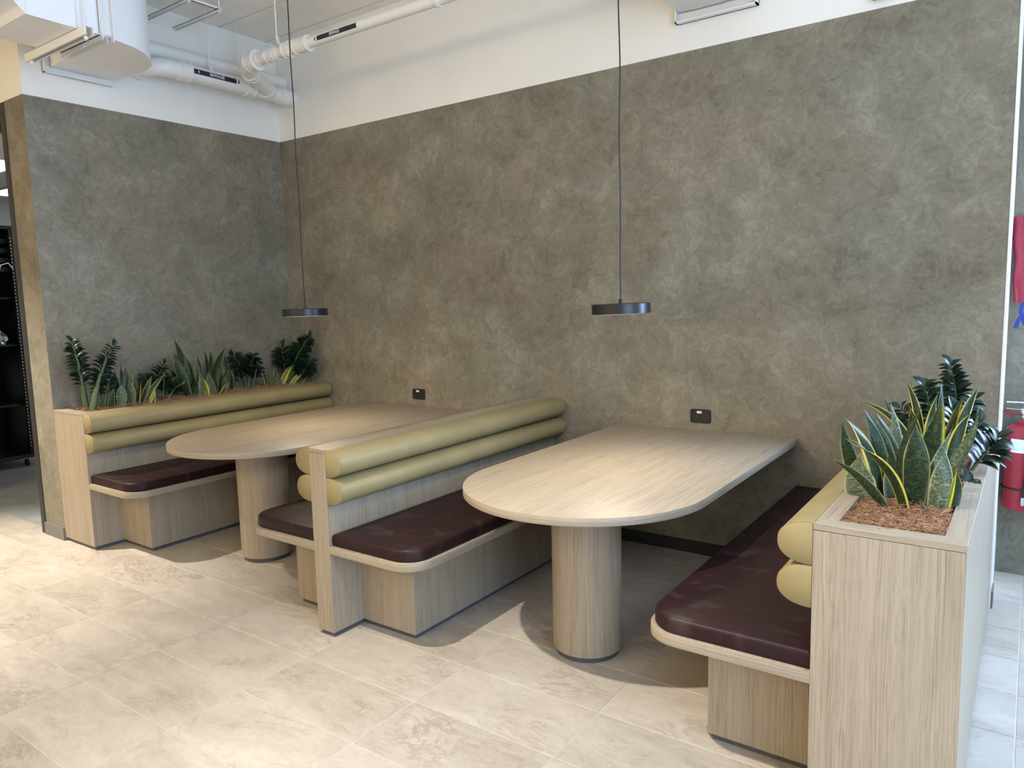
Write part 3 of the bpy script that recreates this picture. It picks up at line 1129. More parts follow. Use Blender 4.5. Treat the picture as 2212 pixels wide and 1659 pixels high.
# ================================================================ power points
def socket(x0, x1, z0, z1, label):
    y = -.0035
    t = thing('power_point', label, 'socket', ((x0 + x1) / 2, y, z0), 'black double power points')
    o = round_outline([(x0, z0, .011), (x1, z0, .011), (x1, z1, .011), (x0, z1, .011)], 6)
    bm = bmesh.new()
    i1 = inset(o, .0015)
    loft(bm, [[(p.x, y, p.y) for p in o], [(p.x, y - .008, p.y) for p in o], [(p.x, y - .0095, p.y) for p in i1]])
    obj('face_plate', bm, 'black_plastic', t, smooth=30)
    xm, w, h = (x0 + x1) / 2, x1 - x0, z1 - z0
    for k in (-1, 1):
        cx, cz = xm + k * w * .235, z0 + h * .36
        for dx, dz, an, ln in ((-.0085, .006, .5, .008), (.0085, .006, -.5, .008), (0, -.011, 0, .009)):
            bm = bmesh.new()
            add_box(bm, -.0012, .0012, -.0006, 0, -ln / 2, ln / 2)
            bmesh.ops.rotate(bm, verts=bm.verts[:], cent=(0, 0, 0), matrix=Matrix.Rotation(an, 3, 'Y'))
            bmesh.ops.translate(bm, verts=bm.verts[:], vec=(cx + dx, y - .0096, cz + dz))
            obj('pin_slot', bm, 'slot_grey', t)
        box('rocker_switch', xm + k * w * .36 - .005, xm + k * w * .36 + .005, y - .0115, y - .0096, z0 + h * .70, z0 + h * .86, 'black_plastic', t, bev=.0006, seg=1)
    lb = box('paper_label', xm - .014 - w * .05, xm + .014 - w * .05, y - .0102, y - .0096, z0 + h * .70, z0 + h * .87, 'label_white', t)
    box('print_line', xm - .010 - w * .05, xm + .010 - w * .05, y - .0104, y - .01021, z0 + h * .775, z0 + h * .80, 'label_ink', lb)


socket(1.402, 1.522, .795, .873, 'black double power point on the grey wall above the left table')
socket(3.602, 3.724, .790, .869, 'black double power point on the grey wall above the right table')


# ================================================================ services under the ceiling
def flat_text(body, size):
    cu = bpy.data.curves.new('lettering', 'FONT')
    cu.body = body
    cu.size = size
    cu.align_x = 'CENTER'
    cu.align_y = 'CENTER'
    cu.resolution_u = 2
    cu.offset = size * .018
    o = bpy.data.objects.new('lettering', cu)
    col.objects.link(o)
    bpy.context.view_layer.update()
    me = bpy.data.meshes.new_from_object(o.evaluated_get(bpy.context.evaluated_depsgraph_get()))
    bm = bmesh.new()
    bm.from_mesh(me)
    bpy.data.objects.remove(o)
    bpy.data.meshes.remove(me)
    bpy.data.curves.remove(cu)
    bmesh.ops.triangulate(bm, faces=bm.faces[:])
    for _ in range(2):
        bmesh.ops.subdivide_edges(bm, edges=[e for e in bm.edges if abs(e.verts[0].co.y - e.verts[1].co.y) > size * .12], cuts=2, use_grid_fill=True)
        bmesh.ops.triangulate(bm, faces=bm.faces[:])
    return bm


def wrap(bm, axis, centre, r, ang0):
    """bend a flat drawing (x along the pipe, y across) round a pipe"""
    c = Vector(centre)
    for v in bm.verts:
        th = ang0 + v.co.y / r
        rr = r + v.co.z
        if axis == 'Y':     # seen from +x
            v.co = c + Vector((rr * math.cos(th), v.co.x, rr * math.sin(th)))
        else:               # seen from -y
            v.co = c + Vector((v.co.x, -rr * math.cos(th), rr * math.sin(th)))


def patch(x0, x1, y0, y1, lift):
    bm = bmesh.new()
    n = 8
    a = [bm.verts.new((x0, y0 + (y1 - y0) * k / n, lift)) for k in range(n + 1)]
    b = [bm.verts.new((x1, y0 + (y1 - y0) * k / n, lift)) for k in range(n + 1)]
    for k in range(n):
        bm.faces.new((a[k], b[k], b[k + 1], a[k + 1]))
    return bm


def chevron(xc, w, h, th, sgn, lift):
    bm = bmesh.new()
    P = [(-w / 2, h / 2), (w / 2 - th, 0), (-w / 2, -h / 2), (-w / 2 + th, -h / 2), (w / 2, 0), (-w / 2 + th, h / 2)]
    v = [bm.verts.new((xc + sgn * x, y, lift)) for x, y in P]
    bm.faces.new((v[0], v[1], v[4], v[5]))
    bm.faces.new((v[1], v[2], v[3], v[4]))
    return bm


def pipe_marker(root, axis, centre, r, ang, length, h, arrow, extra=None):
    hw = length / 2
    lp = patch(-hw - .004, hw + .004, -h / 2 - .002, h / 2 + .002, .0006)
    wrap(lp, axis, centre, r, ang)
    lab = obj('pipe_label', lp, 'label_white', root)
    tail = hw - .035
    b = patch(-hw if arrow > 0 else -tail, tail if arrow > 0 else hw, -h / 2, h / 2, .0010)
    wrap(b, axis, centre, r, ang)
    obj('label_band', b, 'navy_label', lab)
    t = flat_text('SEWAGE', h * .86)
    for v in t.verts:
        v.co.z = .0014
    wrap(t, axis, centre, r, ang)
    obj('lettering', t, 'label_white', lab)
    c = chevron(arrow * (hw - .016), .018, h * .8, .010, arrow, .0014)
    wrap(c, axis, centre, r, ang)
    obj('arrow', c, 'navy_label', lab)
    if extra:
        c = chevron(-hw + .05, .012, h * .5, .007, -1, .0014)
        wrap(c, axis, centre, r, ang)
        obj('arrow', c, 'label_white', lab)


def ring(name, root, p, ax, h, r, lip=.004, mat='pvc'):
    bm = bmesh.new()
    lathe(bm, p, ax, [(0, r - .012), (0, r + lip), (.008, r + lip), (.010, r), (h - .010, r), (h - .008, r + lip), (h, r + lip), (h, r - .012)], 32)
    return obj(name, bm, mat, root, smooth=30)


def hanger(root, x, y, ztop, zb, strap_to, rod=.005):
    bm = bmesh.new()
    tube(bm, [(x, y, ztop), (x, y, zb)], rod, 8)
    obj('hanger_rod', bm, 'white_gloss', root, smooth=50)
    bm = bmesh.new()
    a = Vector((x, y, zb + .005))
    b = Vector(strap_to)
    s = Vector((.0, .012, 0)) if abs((b - a).y) < .02 else Vector((.012, 0, 0))
    k = (b - a).normalized().cross(s).normalized() * .003
    loft(bm, [[a - s - k, a + s - k, a + s + k, a - s + k], [b - s - k, b + s - k, b + s + k, b - s + k]])
    obj('hanger_strap', bm, 'white_gloss', root)


# thick waste pipe along the left wall
XP, ZP, RP = .205, 3.188, .058
main = thing('waste_pipe', 'thick white sewage pipe along the left wall below the ceiling', 'pipe', (XP, -.6, ZP - RP))
bm = bmesh.new()
tube(bm, [(XP, 0.0, ZP), (XP, -.98, ZP)], RP, 40)
obj('pipe_run', bm, 'pvc', main, smooth=50)
bm = bmesh.new()
pts = [(XP, -.97, ZP)] + [(XP - .15 * (1 - math.cos(a)), -1.03 - .15 * math.sin(a), ZP) for a in [PI / 2 * k / 8 for k in range(9)]] + [(.003, -1.18, ZP)]
tube(bm, pts, RP + .004, 32)
obj('elbow', bm, 'pvc', main, smooth=50)
ring('coupling', main, (XP, -1.00, ZP), (0, 1, 0), .085, RP + .008)
ring('coupling', main, (XP, -.46, ZP), (0, 1, 0), .075, RP + .007)
ring('coupling', main, (XP, -.155, ZP), (0, 1, 0), .075, RP + .007)
ring('coupling', main, (.045, -1.18, ZP), (-1, 0, 0), .04, RP + .008)
pipe_marker(main, 'Y', (XP, -.725, ZP), RP, .10, .39, .036, 1, True)
hanger(main, XP, -.745, ZC, 3.275, (XP + .05, -.745, 3.195))

# branch with reducer and thin run along the back wall
YB_, ZB_ = -.70, 3.226
br = thing('branch_pipe', 'thin white sewage pipe running along the white upper back wall', 'pipe', (1.5, YB_, ZB_ - .06))
bm = bmesh.new()
pts = [(.215, -.235, 3.19), (.30, -.36, 3.20), (.42, -.53, 3.215), (.49, -.62, 3.222), (.55, -.675, ZB_), (.62, YB_, ZB_), (.705, YB_, ZB_)]
tube(bm, pts, [.056, .056, .056, .058, .060, .062, .062], 32)
obj('branch_fitting', bm, 'pvc', br, smooth=50)
d = Vector((.42 - .30, -.53 + .36, .015)).normalized()
ring('coupling', br, (.435, -.55, 3.217), d, .05, .064)
ring('coupling', br, (.245, -.285, 3.195), d, .02, .061)
bm = bmesh.new()
lathe(bm, (.62, YB_, ZB_), (1, 0, 0), [(0, .06), (0, .069), (.012, .069), (.014, .066), (.080, .066), (.082, .070), (.096, .070), (.098, .04)], 36)
obj('reducer', bm, 'pvc', br, smooth=30)
bm = bmesh.new()
tube(bm, [(.70, YB_, ZB_), (7.18, YB_, ZB_ + .004)], .034, 28)
obj('pipe_run', bm, 'pvc', br, smooth=50)
for x, h, r in ((.73, .075, .040), (.825, .06, .042), (.90, .035, .039), (1.02, .05, .050), (1.13, .125, .048), (2.36, .02, .0365)):
    ring('coupling', br, (x, YB_, ZB_), (1, 0, 0), h, r)
pipe_marker(br, 'X', (1.535, YB_, ZB_), .034, -.10, .40, .028, -1)
hanger(br, .93, YB_, ZC, 3.335, (.965, YB_, ZB_ + .02))

# plain vent pipe close to the wall
vent = thing('vent_pipe', 'plain white pipe close to the left wall behind the thick sewage pipe', 'pipe', (.085, -.6, 3.27))
bm = bmesh.new()
tube(bm, [(.085, -.001, 3.325), (.085, -1.36, 3.325)], .054, 36)
obj('pipe_run', bm, 'pvc', vent, smooth=50)
bm = bmesh.new()
lathe(bm, (.085, -.0035, 3.325), (0, -1, 0), [(0, .06), (.004, .06), (.006, .056)], 32)
obj('wall_collar', bm, 'pvc', vent, smooth=40)
hanger(vent, .085, -.42, ZC, 3.42, (.085, -.40, 3.375), .004)

# air duct with an elbow into the left wall
ZD = 3.07
duct = thing('air_duct', 'large white rectangular air duct with rounded elbow in the top left corner', 'duct', (.5, -1.9, ZD))
plan = [(.004, -1.755), (.335, -1.775), (.35, -1.83), (.35, -2.22), (.848, -2.22), (.832, -1.82), (.812, -1.74), (.775, -1.62), (.73, -1.54), (.67, -1.47), (.60, -1.415), (.52, -1.37),
        (.43, -1.345), (.33, -1.34), (.16, -1.365), (.004, -1.39)]
bm = bmesh.new()
loft(bm, [[(x, y, ZD) for x, y in plan], [(x, y, 3.56) for x, y in plan]])
obj('elbow', bm, 'duct_paint', duct, smooth=30)
bm = bmesh.new()
loft(bm, [[(.352, -2.222, ZD), (.850, -2.222, ZD), (.850, -2.222, 3.56), (.352, -2.222, 3.56)],
          [(.352, -2.30, ZD + .075), (.850, -2.30, ZD + .075), (.850, -2.30, 3.56), (.352, -2.30, 3.56)],
          [(.352, -5.2, ZD + .075), (.850, -5.2, ZD + .075), (.850, -5.2, 3.56), (.352, -5.2, 3.56)]])
obj('straight_run', bm, 'duct_paint', duct, smooth=30)


def bars(name, root, boxes, mat='white_gloss'):
    bm = bmesh.new()
    for b in boxes:
        add_box(bm, *b)
    return obj(name, bm, mat, root)


bars('flange', duct, [(.36, .835, -1.842, -1.838, 3.038, 3.069), (.36, .835, -1.842, -1.812, 3.064, 3.069), (.833, .866, -1.842, -1.836, 3.038, 3.56), (.833, .838, -1.842, -1.775, 3.075, 3.56)])
bars('flange', duct, [(.36, .82, -1.795, -1.790, 3.040, 3.069), (.832, .862, -1.778, -1.772, 3.040, 3.56)])
box('drive_cleat', .46, .66, -1.850, -1.843, 3.034, 3.046, 'white_gloss', duct)
bars('wall_flange', duct, [(.0055, .034, -1.80, -1.37, 3.030, 3.034), (.0055, .010, -1.80, -1.37, 3.030, 3.069), (.0055, .034, -1.80, -1.796, 3.030, 3.56), (.0055, .010, -1.80, -1.758, 3.069, 3.56)])
box('drive_cleat', .034, .044, -1.66, -1.50, 3.028, 3.040, 'white_gloss', duct)
tr = bars('hanger_channel', duct, [(.17, .93, -1.965, -1.961, 3.022, 3.066), (.17, .93, -1.925, -1.921, 3.022, 3.066), (.17, .93, -1.961, -1.925, 3.062, 3.066),
                                   (.17, .93, -1.961, -1.954, 3.022, 3.025), (.17, .93, -1.932, -1.925, 3.022, 3.025)])
for x in (.215, .885):
    bm = bmesh.new()
    tube(bm, [(x, -1.943, 3.0), (x, -1.943, ZC)], .005, 8)
    obj('hanger_rod', bm, 'white_gloss', duct, smooth=50)
    bm = bmesh.new()
    lathe(bm, (x, -1.943, 3.006), (0, 0, 1), [(0, .012), (.014, .012)], 6)
    obj('nut', bm, 'white_gloss', duct)
bars('hanger_channel', duct, [(.25, .93, -2.40, -2.396, 3.10, 3.143), (.25, .93, -2.36, -2.356, 3.10, 3.143), (.25, .93, -2.396, -2.36, 3.139, 3.143)])
bm = bmesh.new()
tube(bm, [(.885, -2.378, 3.08), (.885, -2.378, ZC)], .005, 8)
obj('hanger_rod', bm, 'white_gloss', duct, smooth=50)

# wrapped duct passing through the upper back wall
wd = thing('wrapped_duct', 'white wrapped duct passing through the upper back wall at the top edge', 'duct', (3.74, -.4, 3.06))
bm = bmesh.new()
rings = []
for k in range(15):
    y = -.03 - k * .034
    rg = []
    for q, (dx, dz) in enumerate([(-.21, 0), (-.1, -.004), (0, -.006), (.1, -.004), (.21, 0), (.215, .2), (.21, .42), (-.21, .42), (-.215, .2), (-.216, .06)]):
        j = noise.noise(Vector((dx * 9, y * 9, dz * 7))) * .018
        rg.append((3.74 + dx + j, y, 3.085 + dz + j))
    rings.append(rg)
loft(bm, rings)
obj('wrapped_body', bm, 'white_gloss', wd, smooth=60)
bars('wall_frame', wd, [(3.515, 3.965, -.045, -.004, 3.022, 3.030), (3.515, 3.965, -.012, -.004, 3.022, 3.075), (3.515, 3.523, -.045, -.004, 3.022, 3.55), (3.957, 3.965, -.045, -.004, 3.022, 3.55)])
jb = thing('junction_box', 'small grey box on the white upper wall at the top right edge', 'box', (4.55, -.02, 2.91))
box('box_body', 4.508, 4.60, -.045, -.0035, 2.912, 2.985, 'skirting_grey', jb, bev=.006)
box('box_lid', 4.514, 4.594, -.049, -.0455, 2.918, 2.979, 'skirting_grey', jb, bev=.001, seg=1)

# bracket of slotted channels below the ceiling
cb = thing('ceiling_bracket', 'white slotted channel bracket hanging just below the ceiling planks', 'bracket', (.3, -1.0, 3.5))
bars('cross_bar', cb, [(.0035, .57, -.885, -.860, 3.545, 3.549), (.0035, .57, -.885, -.882, 3.530, 3.549), (.0035, .57, -.863, -.860, 3.530, 3.549)])
bars('cross_bar', cb, [(.0035, .57, -1.115, -1.09, 3.545, 3.549), (.0035, .57, -1.115, -1.112, 3.530, 3.549), (.0035, .57, -1.093, -1.09, 3.530, 3.549)])
bars('long_bar', cb, [(.515, .54, -1.35, -.84, 3.550, 3.554), (.515, .518, -1.35, -.84, 3.550, 3.570), (.537, .540, -1.35, -.84, 3.550, 3.570)])
for y in (-1.10, -.872):
    bm = bmesh.new()
    tube(bm, [(.555, y, 3.52), (.555, y, ZC)], .005, 8)
    obj('hanger_rod', bm, 'white_gloss', cb, smooth=50)

# ================================================================ fire safety items on the recessed wall
ex = thing('fire_extinguisher', 'red fire extinguisher with black hose on the grey wall at the right edge', 'extinguisher', (5.205, .455, .39))
EX, EY, ER = 5.203, .462, .084
bm = bmesh.new()
lathe(bm, (EX, EY, .392), (0, 0, 1), [(0, ER - .012), (.003, ER - .004), (.010, ER), (.395, ER), (.415, ER - .006), (.432, ER - .022), (.442, ER - .045), (.447, .026), (.462, .024), (.470, .024)], 48)
obj('cylinder', bm, 'red_paint', ex, smooth=40)
bm = bmesh.new()
lathe(bm, (EX, EY, .862), (0, 0, 1), [(0, .014), (.022, .014), (.024, .020), (.052, .020), (.054, .010), (.062, .010)], 20)
obj('valve', bm, 'chrome', ex, smooth=40)
bm = bmesh.new()
loft(bm, [[(EX - .005 + s_, EY - .011, z), (EX - .005 + s_, EY + .011, z), (EX - .005 + s_, EY + .011, z + .004), (EX - .005 + s_, EY - .011, z + .004)] for s_, z in ((.014, .905), (-.04, .907), (-.075, .909))])
obj('carry_handle', bm, 'chrome', ex)
bm = bmesh.new()
loft(bm, [[(EX + s_, EY - .011, z), (EX + s_, EY + .011, z), (EX + s_, EY + .011, z + .004), (EX + s_, EY - .011, z + .004)] for s_, z in ((.03, .90), (.034, .925), (.022, .938), (-.02, .942), (-.082, .941))])
obj('squeeze_lever', bm, 'white_gloss', ex)
bm = bmesh.new()
tube(bm, [(EX - .012, EY - .01, .885), (EX - .05, EY - .006, .884), (EX - .075, EY - .002, .887), (EX - .093, EY, .897)], [.006, .006, .007, .008], 8)
obj('wall_bracket', bm, 'red_paint', ex, smooth=50)
bm = bmesh.new()
tube(bm, [(EX + .012, EY - .015, .878), (EX + .022, EY - .05, .885), (EX + .028, EY - .088, .85), (EX + .028, EY - .098, .78), (EX + .024, EY - .100, .62), (EX + .012, EY - .100, .47)], .0105, 12)
obj('hose', bm, 'rubber', ex, smooth=60)
bm = bmesh.new()
tube(bm, [(EX + .012, EY - .100, .472), (EX + .010, EY - .100, .447), (EX + .009, EY - .100, .430)], [.0115, .0115, .007], 12)
obj('nozzle', bm, 'chrome', ex, smooth=40)
bm = bmesh.new()
tube(bm, [(EX + (ER + .003) * math.cos(a), EY + (ER + .003) * math.sin(a), .505) for a in [2 * PI * k / 40 for k in range(41)]], .0042, 6)
obj('strap', bm, 'rubber', ex, smooth=60)
bm = bmesh.new()
aa = [-2.25 + .75 * k / 8 for k in range(9)]
lo_ = [bm.verts.new((EX + (ER + .0008) * math.cos(a), EY + (ER + .0008) * math.sin(a), .695)) for a in aa]
hi_ = [bm.verts.new((EX + (ER + .0008) * math.cos(a), EY + (ER + .0008) * math.sin(a), .765)) for a in aa]
for k in range(8):
    bm.faces.new((lo_[k], lo_[k + 1], hi_[k + 1], hi_[k]))
obj('paper_label', bm, 'label_white', ex)

bag = thing('fire_blanket_pouch', 'red vinyl pouch with blue ribbon hung on the wall above the extinguisher', 'pouch', (5.16, .5, 1.45))
bm = bmesh.new()
rings = []
for k in range(13):
    t_ = k / 12
    z = 1.885 - .435 * t_
    xc = 5.150 + .018 * t_ + .003 * math.sin(k * 1.3)
    w = (.040 if k == 0 else .044) + .003 * math.sin(k * .8)
    dpt = .010 + .020 * math.sin(PI * min(1, t_ + .1)) + .003 * math.sin(k * 1.9)
    rg = []
    for q in range(16):
        a = 2 * PI * q / 16
        cx = math.copysign(abs(math.cos(a)) ** .7, math.cos(a)) * w
        cy = math.copysign(abs(math.sin(a)) ** .9, math.sin(a)) * dpt
        fold = .004 * math.sin(q * 2.1 + k * .25)
        rg.append((xc + cx, .505 + cy + fold, z))
    rings.append(rg)
loft(bm, rings)
obj('pouch_body', bm, 'red_vinyl', bag, smooth=60)
bm = bmesh.new()
loft(bm, [[(5.150 + dx, .49 - dy, z), (5.225 + dx, .49 - dy, z - .004), (5.225 + dx, .494 - dy, z - .004), (5.150 + dx, .494 - dy, z)] for dx, dy, z in ((0, .0, 1.888), (.004, .018, 1.878), (.012, .022, 1.845), (.022, .020, 1.815))])
obj('flap', bm, 'red_vinyl', bag, smooth=50)
bm = bmesh.new()
lathe(bm, (5.20, .463, 1.838), (0, -1, 0), [(0, .006), (.003, .005)], 12)
obj('stud', bm, 'chrome', bag)


def ribbon(pts, w):
    bm = bmesh.new()
    rings = [[(x - w, y - .001, z), (x + w, y - .001, z), (x + w, y + .001, z), (x - w, y + .001, z)] for x, y, z in pts]
    loft(bm, rings)
    return obj('ribbon', bm, 'blue_strap', bag, smooth=50)


ribbon([(5.168, .50, 1.452), (5.160, .495, 1.43), (5.158, .49, 1.405), (5.166, .49, 1.385)], .010)
ribbon([(5.164, .49, 1.39), (5.150, .485, 1.36), (5.140, .48, 1.322)], .010)
ribbon([(5.164, .492, 1.39), (5.172, .49, 1.36), (5.182, .488, 1.335)], .010)

# ================================================================ equipment rack seen through the doorway
rk = thing('server_rack', 'tall open black equipment rack on castors in the room beyond the doorway', 'rack', (-3.2, -1.3, 0))
RX0, RX1, RY0, RY1 = -3.62, -2.80, -1.72, -.92
for x in (RX0, RX1 - .06):
    for y in (RY0, RY1 - .10):
        box('post', x, x + .06, y, y + .10, .12, 2.30, 'rack_black', rk, bev=.002)
box('top_panel', RX0, RX1, RY0, RY1, 2.30, 2.335, 'rack_black', rk, bev=.003)
box('base_frame', RX0, RX1, RY0, RY1, .085, .12, 'rack_black', rk, bev=.003)
box('side_panel', RX0 + .061, RX1 - .061, RY1 - .012, RY1, .121, 2.299, 'rack_black', rk)
box('back_panel', RX0, RX0 + .01, RY0 + .101, RY1 - .101, .95, 2.299, 'rack_black', rk)
for z in (.60, 1.185, 1.64):
    box('shelf', RX0 + .061, RX1 - .061, RY0 + .02, RY1 - .013, z, z + .02, 'rack_black', rk, bev=.002)
for k in range(4):
    z = 1.90 + k * .09
    box('patch_panel', RX1 - .30, RX1 - .062, RY0 + .102, RY1 - .102, z, z + .044, 'black_plastic', rk, bev=.002)
bm = bmesh.new()
for k in range(62):
    z = .20 + k * .033
    for y in (RY0 + .085, RY1 - .092):
        add_box(bm, RX1, RX1 + .0015, y - .004, y + .004, z, z + .010)
tag(obj('hole_strip', bm, 'label_white', rk), kind='stuff')
for x in (RX0 + .06, RX1 - .06):
    for y in (RY0 + .06, RY1 - .12):
        bm = bmesh.new()
        lathe(bm, (x, y - .014, .034), (0, 1, 0), [(0, .028), (.003, .034), (.025, .034), (.028, .028)], 20)
        w_ = obj('castor', bm, 'rubber', rk, smooth=40)
        box('castor_fork', x - .012, x + .012, y - .018, y + .018, .070, .0845, 'chrome', w_)
cbm = bmesh.new()
tube(cbm, [(RX1 + .015, -1.02, 1.93), (RX1 + .03, -1.06, 1.98), (RX1 + .02, -1.12, 1.96), (RX1 + .02, -1.18, 1.80), (RX1 + .02, -1.20, 1.70)], .006, 8)
obj('white_cable', cbm, 'label_white', rk, smooth=60)
bm = bmesh.new()
bmesh.ops.create_icosphere(bm, subdivisions=3, radius=.1)
for v in bm.verts:
    n_ = noise.noise(v.co * 28) * .035 + noise.noise(v.co * 60) * .015
    v.co = Vector((v.co.x * .8, v.co.y * .9, (v.co.z if v.co.z > -.05 else -.05) * (1.0 - .5 * max(0, -v.co.y * 8)))) + v.co.normalized() * n_
    v.co.z = max(v.co.z, -.05)
bmesh.ops.translate(bm, verts=bm.verts[:], vec=(RX1 - .13, -1.17, 1.257))
tag(obj('silver_bag', bm, 'foil', None), 'crumpled silver foil bag on a shelf of the black rack', 'bag')


# ================================================================ planting
def bez(a, m, b, t):
    return a * (1 - t) ** 2 + m * 2 * t * (1 - t) + b * t * t


SNAKE = ['snake_green', 'snake_yellow', 'snake_pale', 'snake_lime']


def snake_leaf(root, spec, face, k):
    B, Mi, T, W, st = spec
    B, Mi, T = Vector(B), Vector(Mi), Vector(T)
    B = B - Vector((0, 0, .03))
    rr = random.Random(k * 13 + 5)
    n, m = 16, 6
    bm = bmesh.new()
    uv = bm.loops.layers.uv.new('UVMap')
    yaw = rr.uniform(-.7, .7)
    tw = rr.choice((-1, 1)) * rr.uniform(.3, 1.5)
    fdir = Vector(face)
    rows = []
    for i in range(n + 1):
        t = i / n
        p = bez(B, Mi, T, t)
        d = (bez(B, Mi, T, min(1, t + .02)) - bez(B, Mi, T, max(0, t - .02))).normalized()
        f = Matrix.Rotation(yaw + tw * t * t, 3, 'Z') @ fdir
        s = d.cross(f)
        if s.length < .05:
            s = d.cross(Vector((1, 0, 0)))
        s.normalize()
        nn = s.cross(d).normalized()
        if t < .45:
            w = .62 + .38 * math.sin(PI / 2 * t / .45)
        else:
            q_ = (t - .45) / .55
            w = max(0, 1 - q_ ** 1.9) * (1 - .25 * q_ ** 3)
        w = max(w * W / 2, .0008)
        wav = math.sin(t * 9 + k) * .12
        row = []
        for j in range(m + 1):
            u = j / m
            x = (u - .5) * 2
            cup = (.32 * (1 - t * .5)) * x * x * w + wav * x * w * .5
            row.append((bm.verts.new(p + s * (x * w) - nn * cup), u, t))
        rows.append(row)
    for a, b in zip(rows[:-1], rows[1:]):
        for j in range(m):
            q = (a[j], a[j + 1], b[j + 1], b[j])
            fc = bm.faces.new([z[0] for z in q])
            for lp, z in zip(fc.loops, q):
                lp[uv].uv = (z[1], z[2])
    th = .0016
    geom = bmesh.ops.solidify(bm, geom=bm.faces[:], thickness=th)
    return obj('leaf', bm, SNAKE[st], root, smooth=80)


_leaflet = None


def leaflet_mesh():
    global _leaflet
    if _leaflet is None:
        bm = bmesh.new()
        n = 8
        rows = []
        for i in range(n + 1):
            t = i / n
            w = .31 * (math.sin(PI * t ** .8) ** .8 if 0 < t < 1 else 0) + .004
            z = .10 * math.sin(PI * t) - .10 * t * t
            rows.append([bm.verts.new((-w, t, z + w * .30)), bm.verts.new((-w * .5, t, z + w * .08)), bm.verts.new((0, t, z)), bm.verts.new((w * .5, t, z + w * .08)), bm.verts.new((w, t, z + w * .30))])
        for a, b in zip(rows[:-1], rows[1:]):
            for j in range(4):
                f = bm.faces.new((a[j], a[j + 1], b[j + 1], b[j]))
                f.smooth = True
        bmesh.ops.recalc_face_normals(bm, faces=bm.faces[:])
        _leaflet = bpy.data.meshes.new('leaflet')
        bm.to_mesh(_leaflet)
        bm.free()
        _leaflet.materials.append(MATS['zz_leaf'])
    return _leaflet


def zz_stem(root, spec, k, rosette=False):
    B, Mi, T, n, ll, r = spec
    B, Mi, T = Vector(B), Vector(Mi), Vector(T)
    if not rosette:
        n = int(n * 1.3)
        ll *= 1.18
    B = B - Vector((0, 0, .03))
    rr = random.Random(k * 7 + 3)
    bm = bmesh.new()
    tube(bm, [bez(B, Mi, T, i / 14) for i in range(15)], [r * (1 - .75 * i / 14) for i in range(15)], 10)
    st = obj('stem', bm, 'zz_stem', root, smooth=60)
    sl = world_loc(st)
    me = leaflet_mesh()
    t0 = 0.0 if rosette else .34
    view = Vector((CX, CY, CZ)) - Mi
    view.z = 0
    view.normalize()
    for i in range(n):
        t = t0 + (1 - t0) * (i + .5) / n
        if i == n - 1:
            t = 1.0
        p = bez(B, Mi, T, t)
        d = (bez(B, Mi, T, min(1, t + .02)) - bez(B, Mi, T, max(0, t - .02))).normalized()
        side = d.cross(view).normalized() * (1 if i % 2 else -1)
        fwd = view * rr.uniform(-.55, .75)
        if rosette:
            a = 2 * PI * i / n
            ydir = Vector((math.cos(a), .35 * math.sin(a) - .2, math.sin(a) * .8 - .1)).normalized()
        elif i == n - 1:
            ydir = (d + side * .4).normalized()
        else:
            ydir = (side + d * rr.uniform(.35, .75) + fwd).normalized()
        nz = (d * 1.0 + view * .5 + Vector((0, 0, .3)))
        zdir = (nz - ydir * nz.dot(ydir)).normalized()
        xdir = ydir.cross(zdir).normalized()
        sc = ll * (.75 + .35 * math.sin(PI * min(1, (t - t0) / (1 - t0) + .15))) * rr.uniform(.9, 1.1)
        lf = bpy.data.objects.new('leaflet', me)
        col.objects.link(lf)
        lf.parent = st
        m3 = Matrix((xdir, ydir, zdir)).transposed() * sc
        m4 = m3.to_4x4()
        m4.translation = p - sl
        lf.matrix_local = m4
    return st


LABELS = {
    'snake_c1': 'large variegated snake plant at the front of the right planter',
    'snake_c2': 'yellow-edged snake plant behind the large one in the right planter',
    'zz_c1': 'tall upright stem of dense dark leaflets at the back of the right planter',
    'zz_c2': 'dark glossy leafy plant on the seat side of the right planter, towards the back',
    'zz_c3': 'glossy plant leaning out over the right planter towards the extinguisher',
    'zz_c4': 'small rosette of round dark leaves hanging over the right planter rim',
    'zz_c5': 'bushy dark glossy plant below the tall upright stem in the right planter',
    'zz_a1': 'tall two-stemmed leafy plant at the front end of the left planter',
    'zz_a2': 'short dark leafy plant right beside the tall two-stemmed one in the left planter',
    'snake_a1': 'silvery snake plant with thin tips, frontmost snake plant of the left planter',
    'snake_a2': 'low snake plant with arching yellow-edged leaves in the middle of the left planter',
    'zz_a3': 'bushy feathery dark plant in the middle of the left planter',
    'snake_a3': 'snake plant with the tallest pointed leaf leaning left in the left planter',
    'snake_a4': 'upright snake plant with wide dark blades towards the back of the left planter',
    'zz_a4': 'dark feathery plant between the upright snake plant and the yellow-leaved one',
    'snake_a5': 'low yellow-leaved snake plant near the corner end of the left planter',
    'zz_a5': 'tall dark feathery plant in the wall corner at the far end of the left planter',
}
kk = 0
for key, specs in PLANTS.items():
    b0 = Vector((0, 0, 0))
    for s_ in specs:
        b0 += Vector(s_[0])
    b0 /= len(specs)
    b0.z = min(s_[0][2] for s_ in specs) - .03
    sn = key.startswith('snake')
    root = thing('snake_plant' if sn else 'zamioculcas', LABELS[key], 'plant', b0, 'plants in the left planter' if '_a' in key else 'plants in the right planter')
    face = Vector((CX - b0.x, CY - b0.y, .9 if '_c' in key else .6)).normalized()
    for s_ in specs:
        kk += 1
        if sn:
            snake_leaf(root, s_, face, kk)
        else:
            zz_stem(root, s_, kk, key == 'zz_c4')


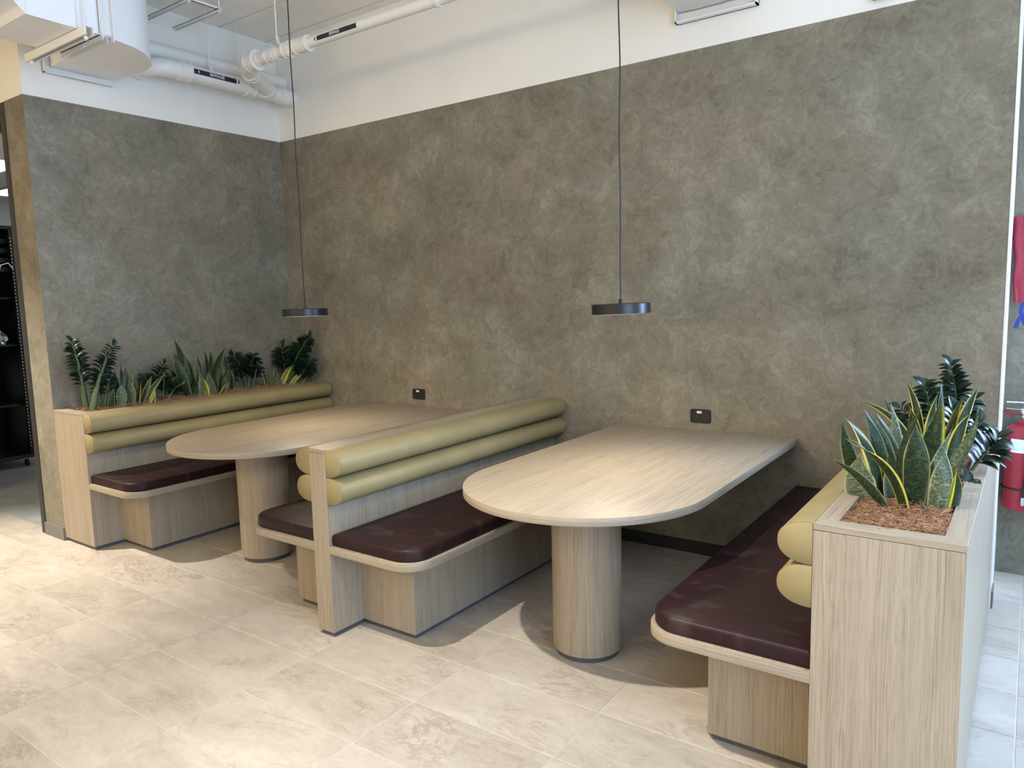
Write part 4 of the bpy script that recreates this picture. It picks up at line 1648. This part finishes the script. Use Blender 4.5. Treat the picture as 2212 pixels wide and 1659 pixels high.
def mulch(x0, x1, y0, y1, n_f, label, seed):
    """x0..y1 is the opening between the rim boards; the soil runs on below them"""
    rr = random.Random(seed)
    zt = HP - .018

    def hgt(x, y):
        e = min(x - x0, x1 - x, y - y0, y1 - y)
        z = zt + .004 + .012 * noise.noise(Vector((x * 9, y * 9, seed))) + .008 * noise.noise(Vector((x * 26, y * 26, seed)))
        k = min(1, max(0, e / .022))
        return z * k + (zt - .022) * (1 - k)
    bm = bmesh.new()
    m_ = .032
    nx, ny = 24, 100
    ax, bx, ay, by = x0 - m_, x1 + m_, y0 - m_, y1 + m_
    vv = [[bm.verts.new((ax + (bx - ax) * i / nx, ay + (by - ay) * j / ny, hgt(ax + (bx - ax) * i / nx, ay + (by - ay) * j / ny))) for i in range(nx + 1)] for j in range(ny + 1)]
    for j in range(ny):
        for i in range(nx):
            bm.faces.new((vv[j][i], vv[j][i + 1], vv[j + 1][i + 1], vv[j + 1][i]))
    for k in range(n_f):
        x, y = rr.uniform(x0 + .004, x1 - .004), y0 + .005 + (y1 - y0 - .01) * rr.random() ** (1.7 if seed == 2 else 1)
        z = hgt(x, y) + rr.uniform(-.001, .009)
        a = rr.uniform(0, 2 * PI)
        cur = rr.uniform(-.6, .6)
        seg = rr.choice((5, 6, 7))
        st = rr.uniform(.006, .013)
        lift = rr.uniform(-.1, .8)
        stray = k % 60 == 0
        pts = []
        p = Vector((x, y, z))
        for q in range(seg):
            pts.append(p.copy())
            a += cur + rr.uniform(-.3, .3)
            p = p + Vector((math.cos(a) * st, math.sin(a) * st, lift * st))
            lift -= .2
            if stray:
                p.z = max(p.z, HP + .002)
            else:
                p.x = min(max(p.x, x0 + .001), x1 - .001)
                p.y = min(max(p.y, y0 + .001), y1 - .001)
        tube(bm, pts, rr.uniform(.0004, .0009), 3, (False, False))
    o = obj('fibre_mulch', bm, 'coir', None)
    return tag(o, label, 'mulch', kind='stuff')


mulch(.004 + .056, XA - .056, F + .065, -.056, 6000, 'brown coconut fibre covering the soil of the left planter', 1)
mulch(XC0 + .056, XC1 - .056, F + .065, -.056, 11000, 'brown coconut fibre covering the soil of the right planter', 2)
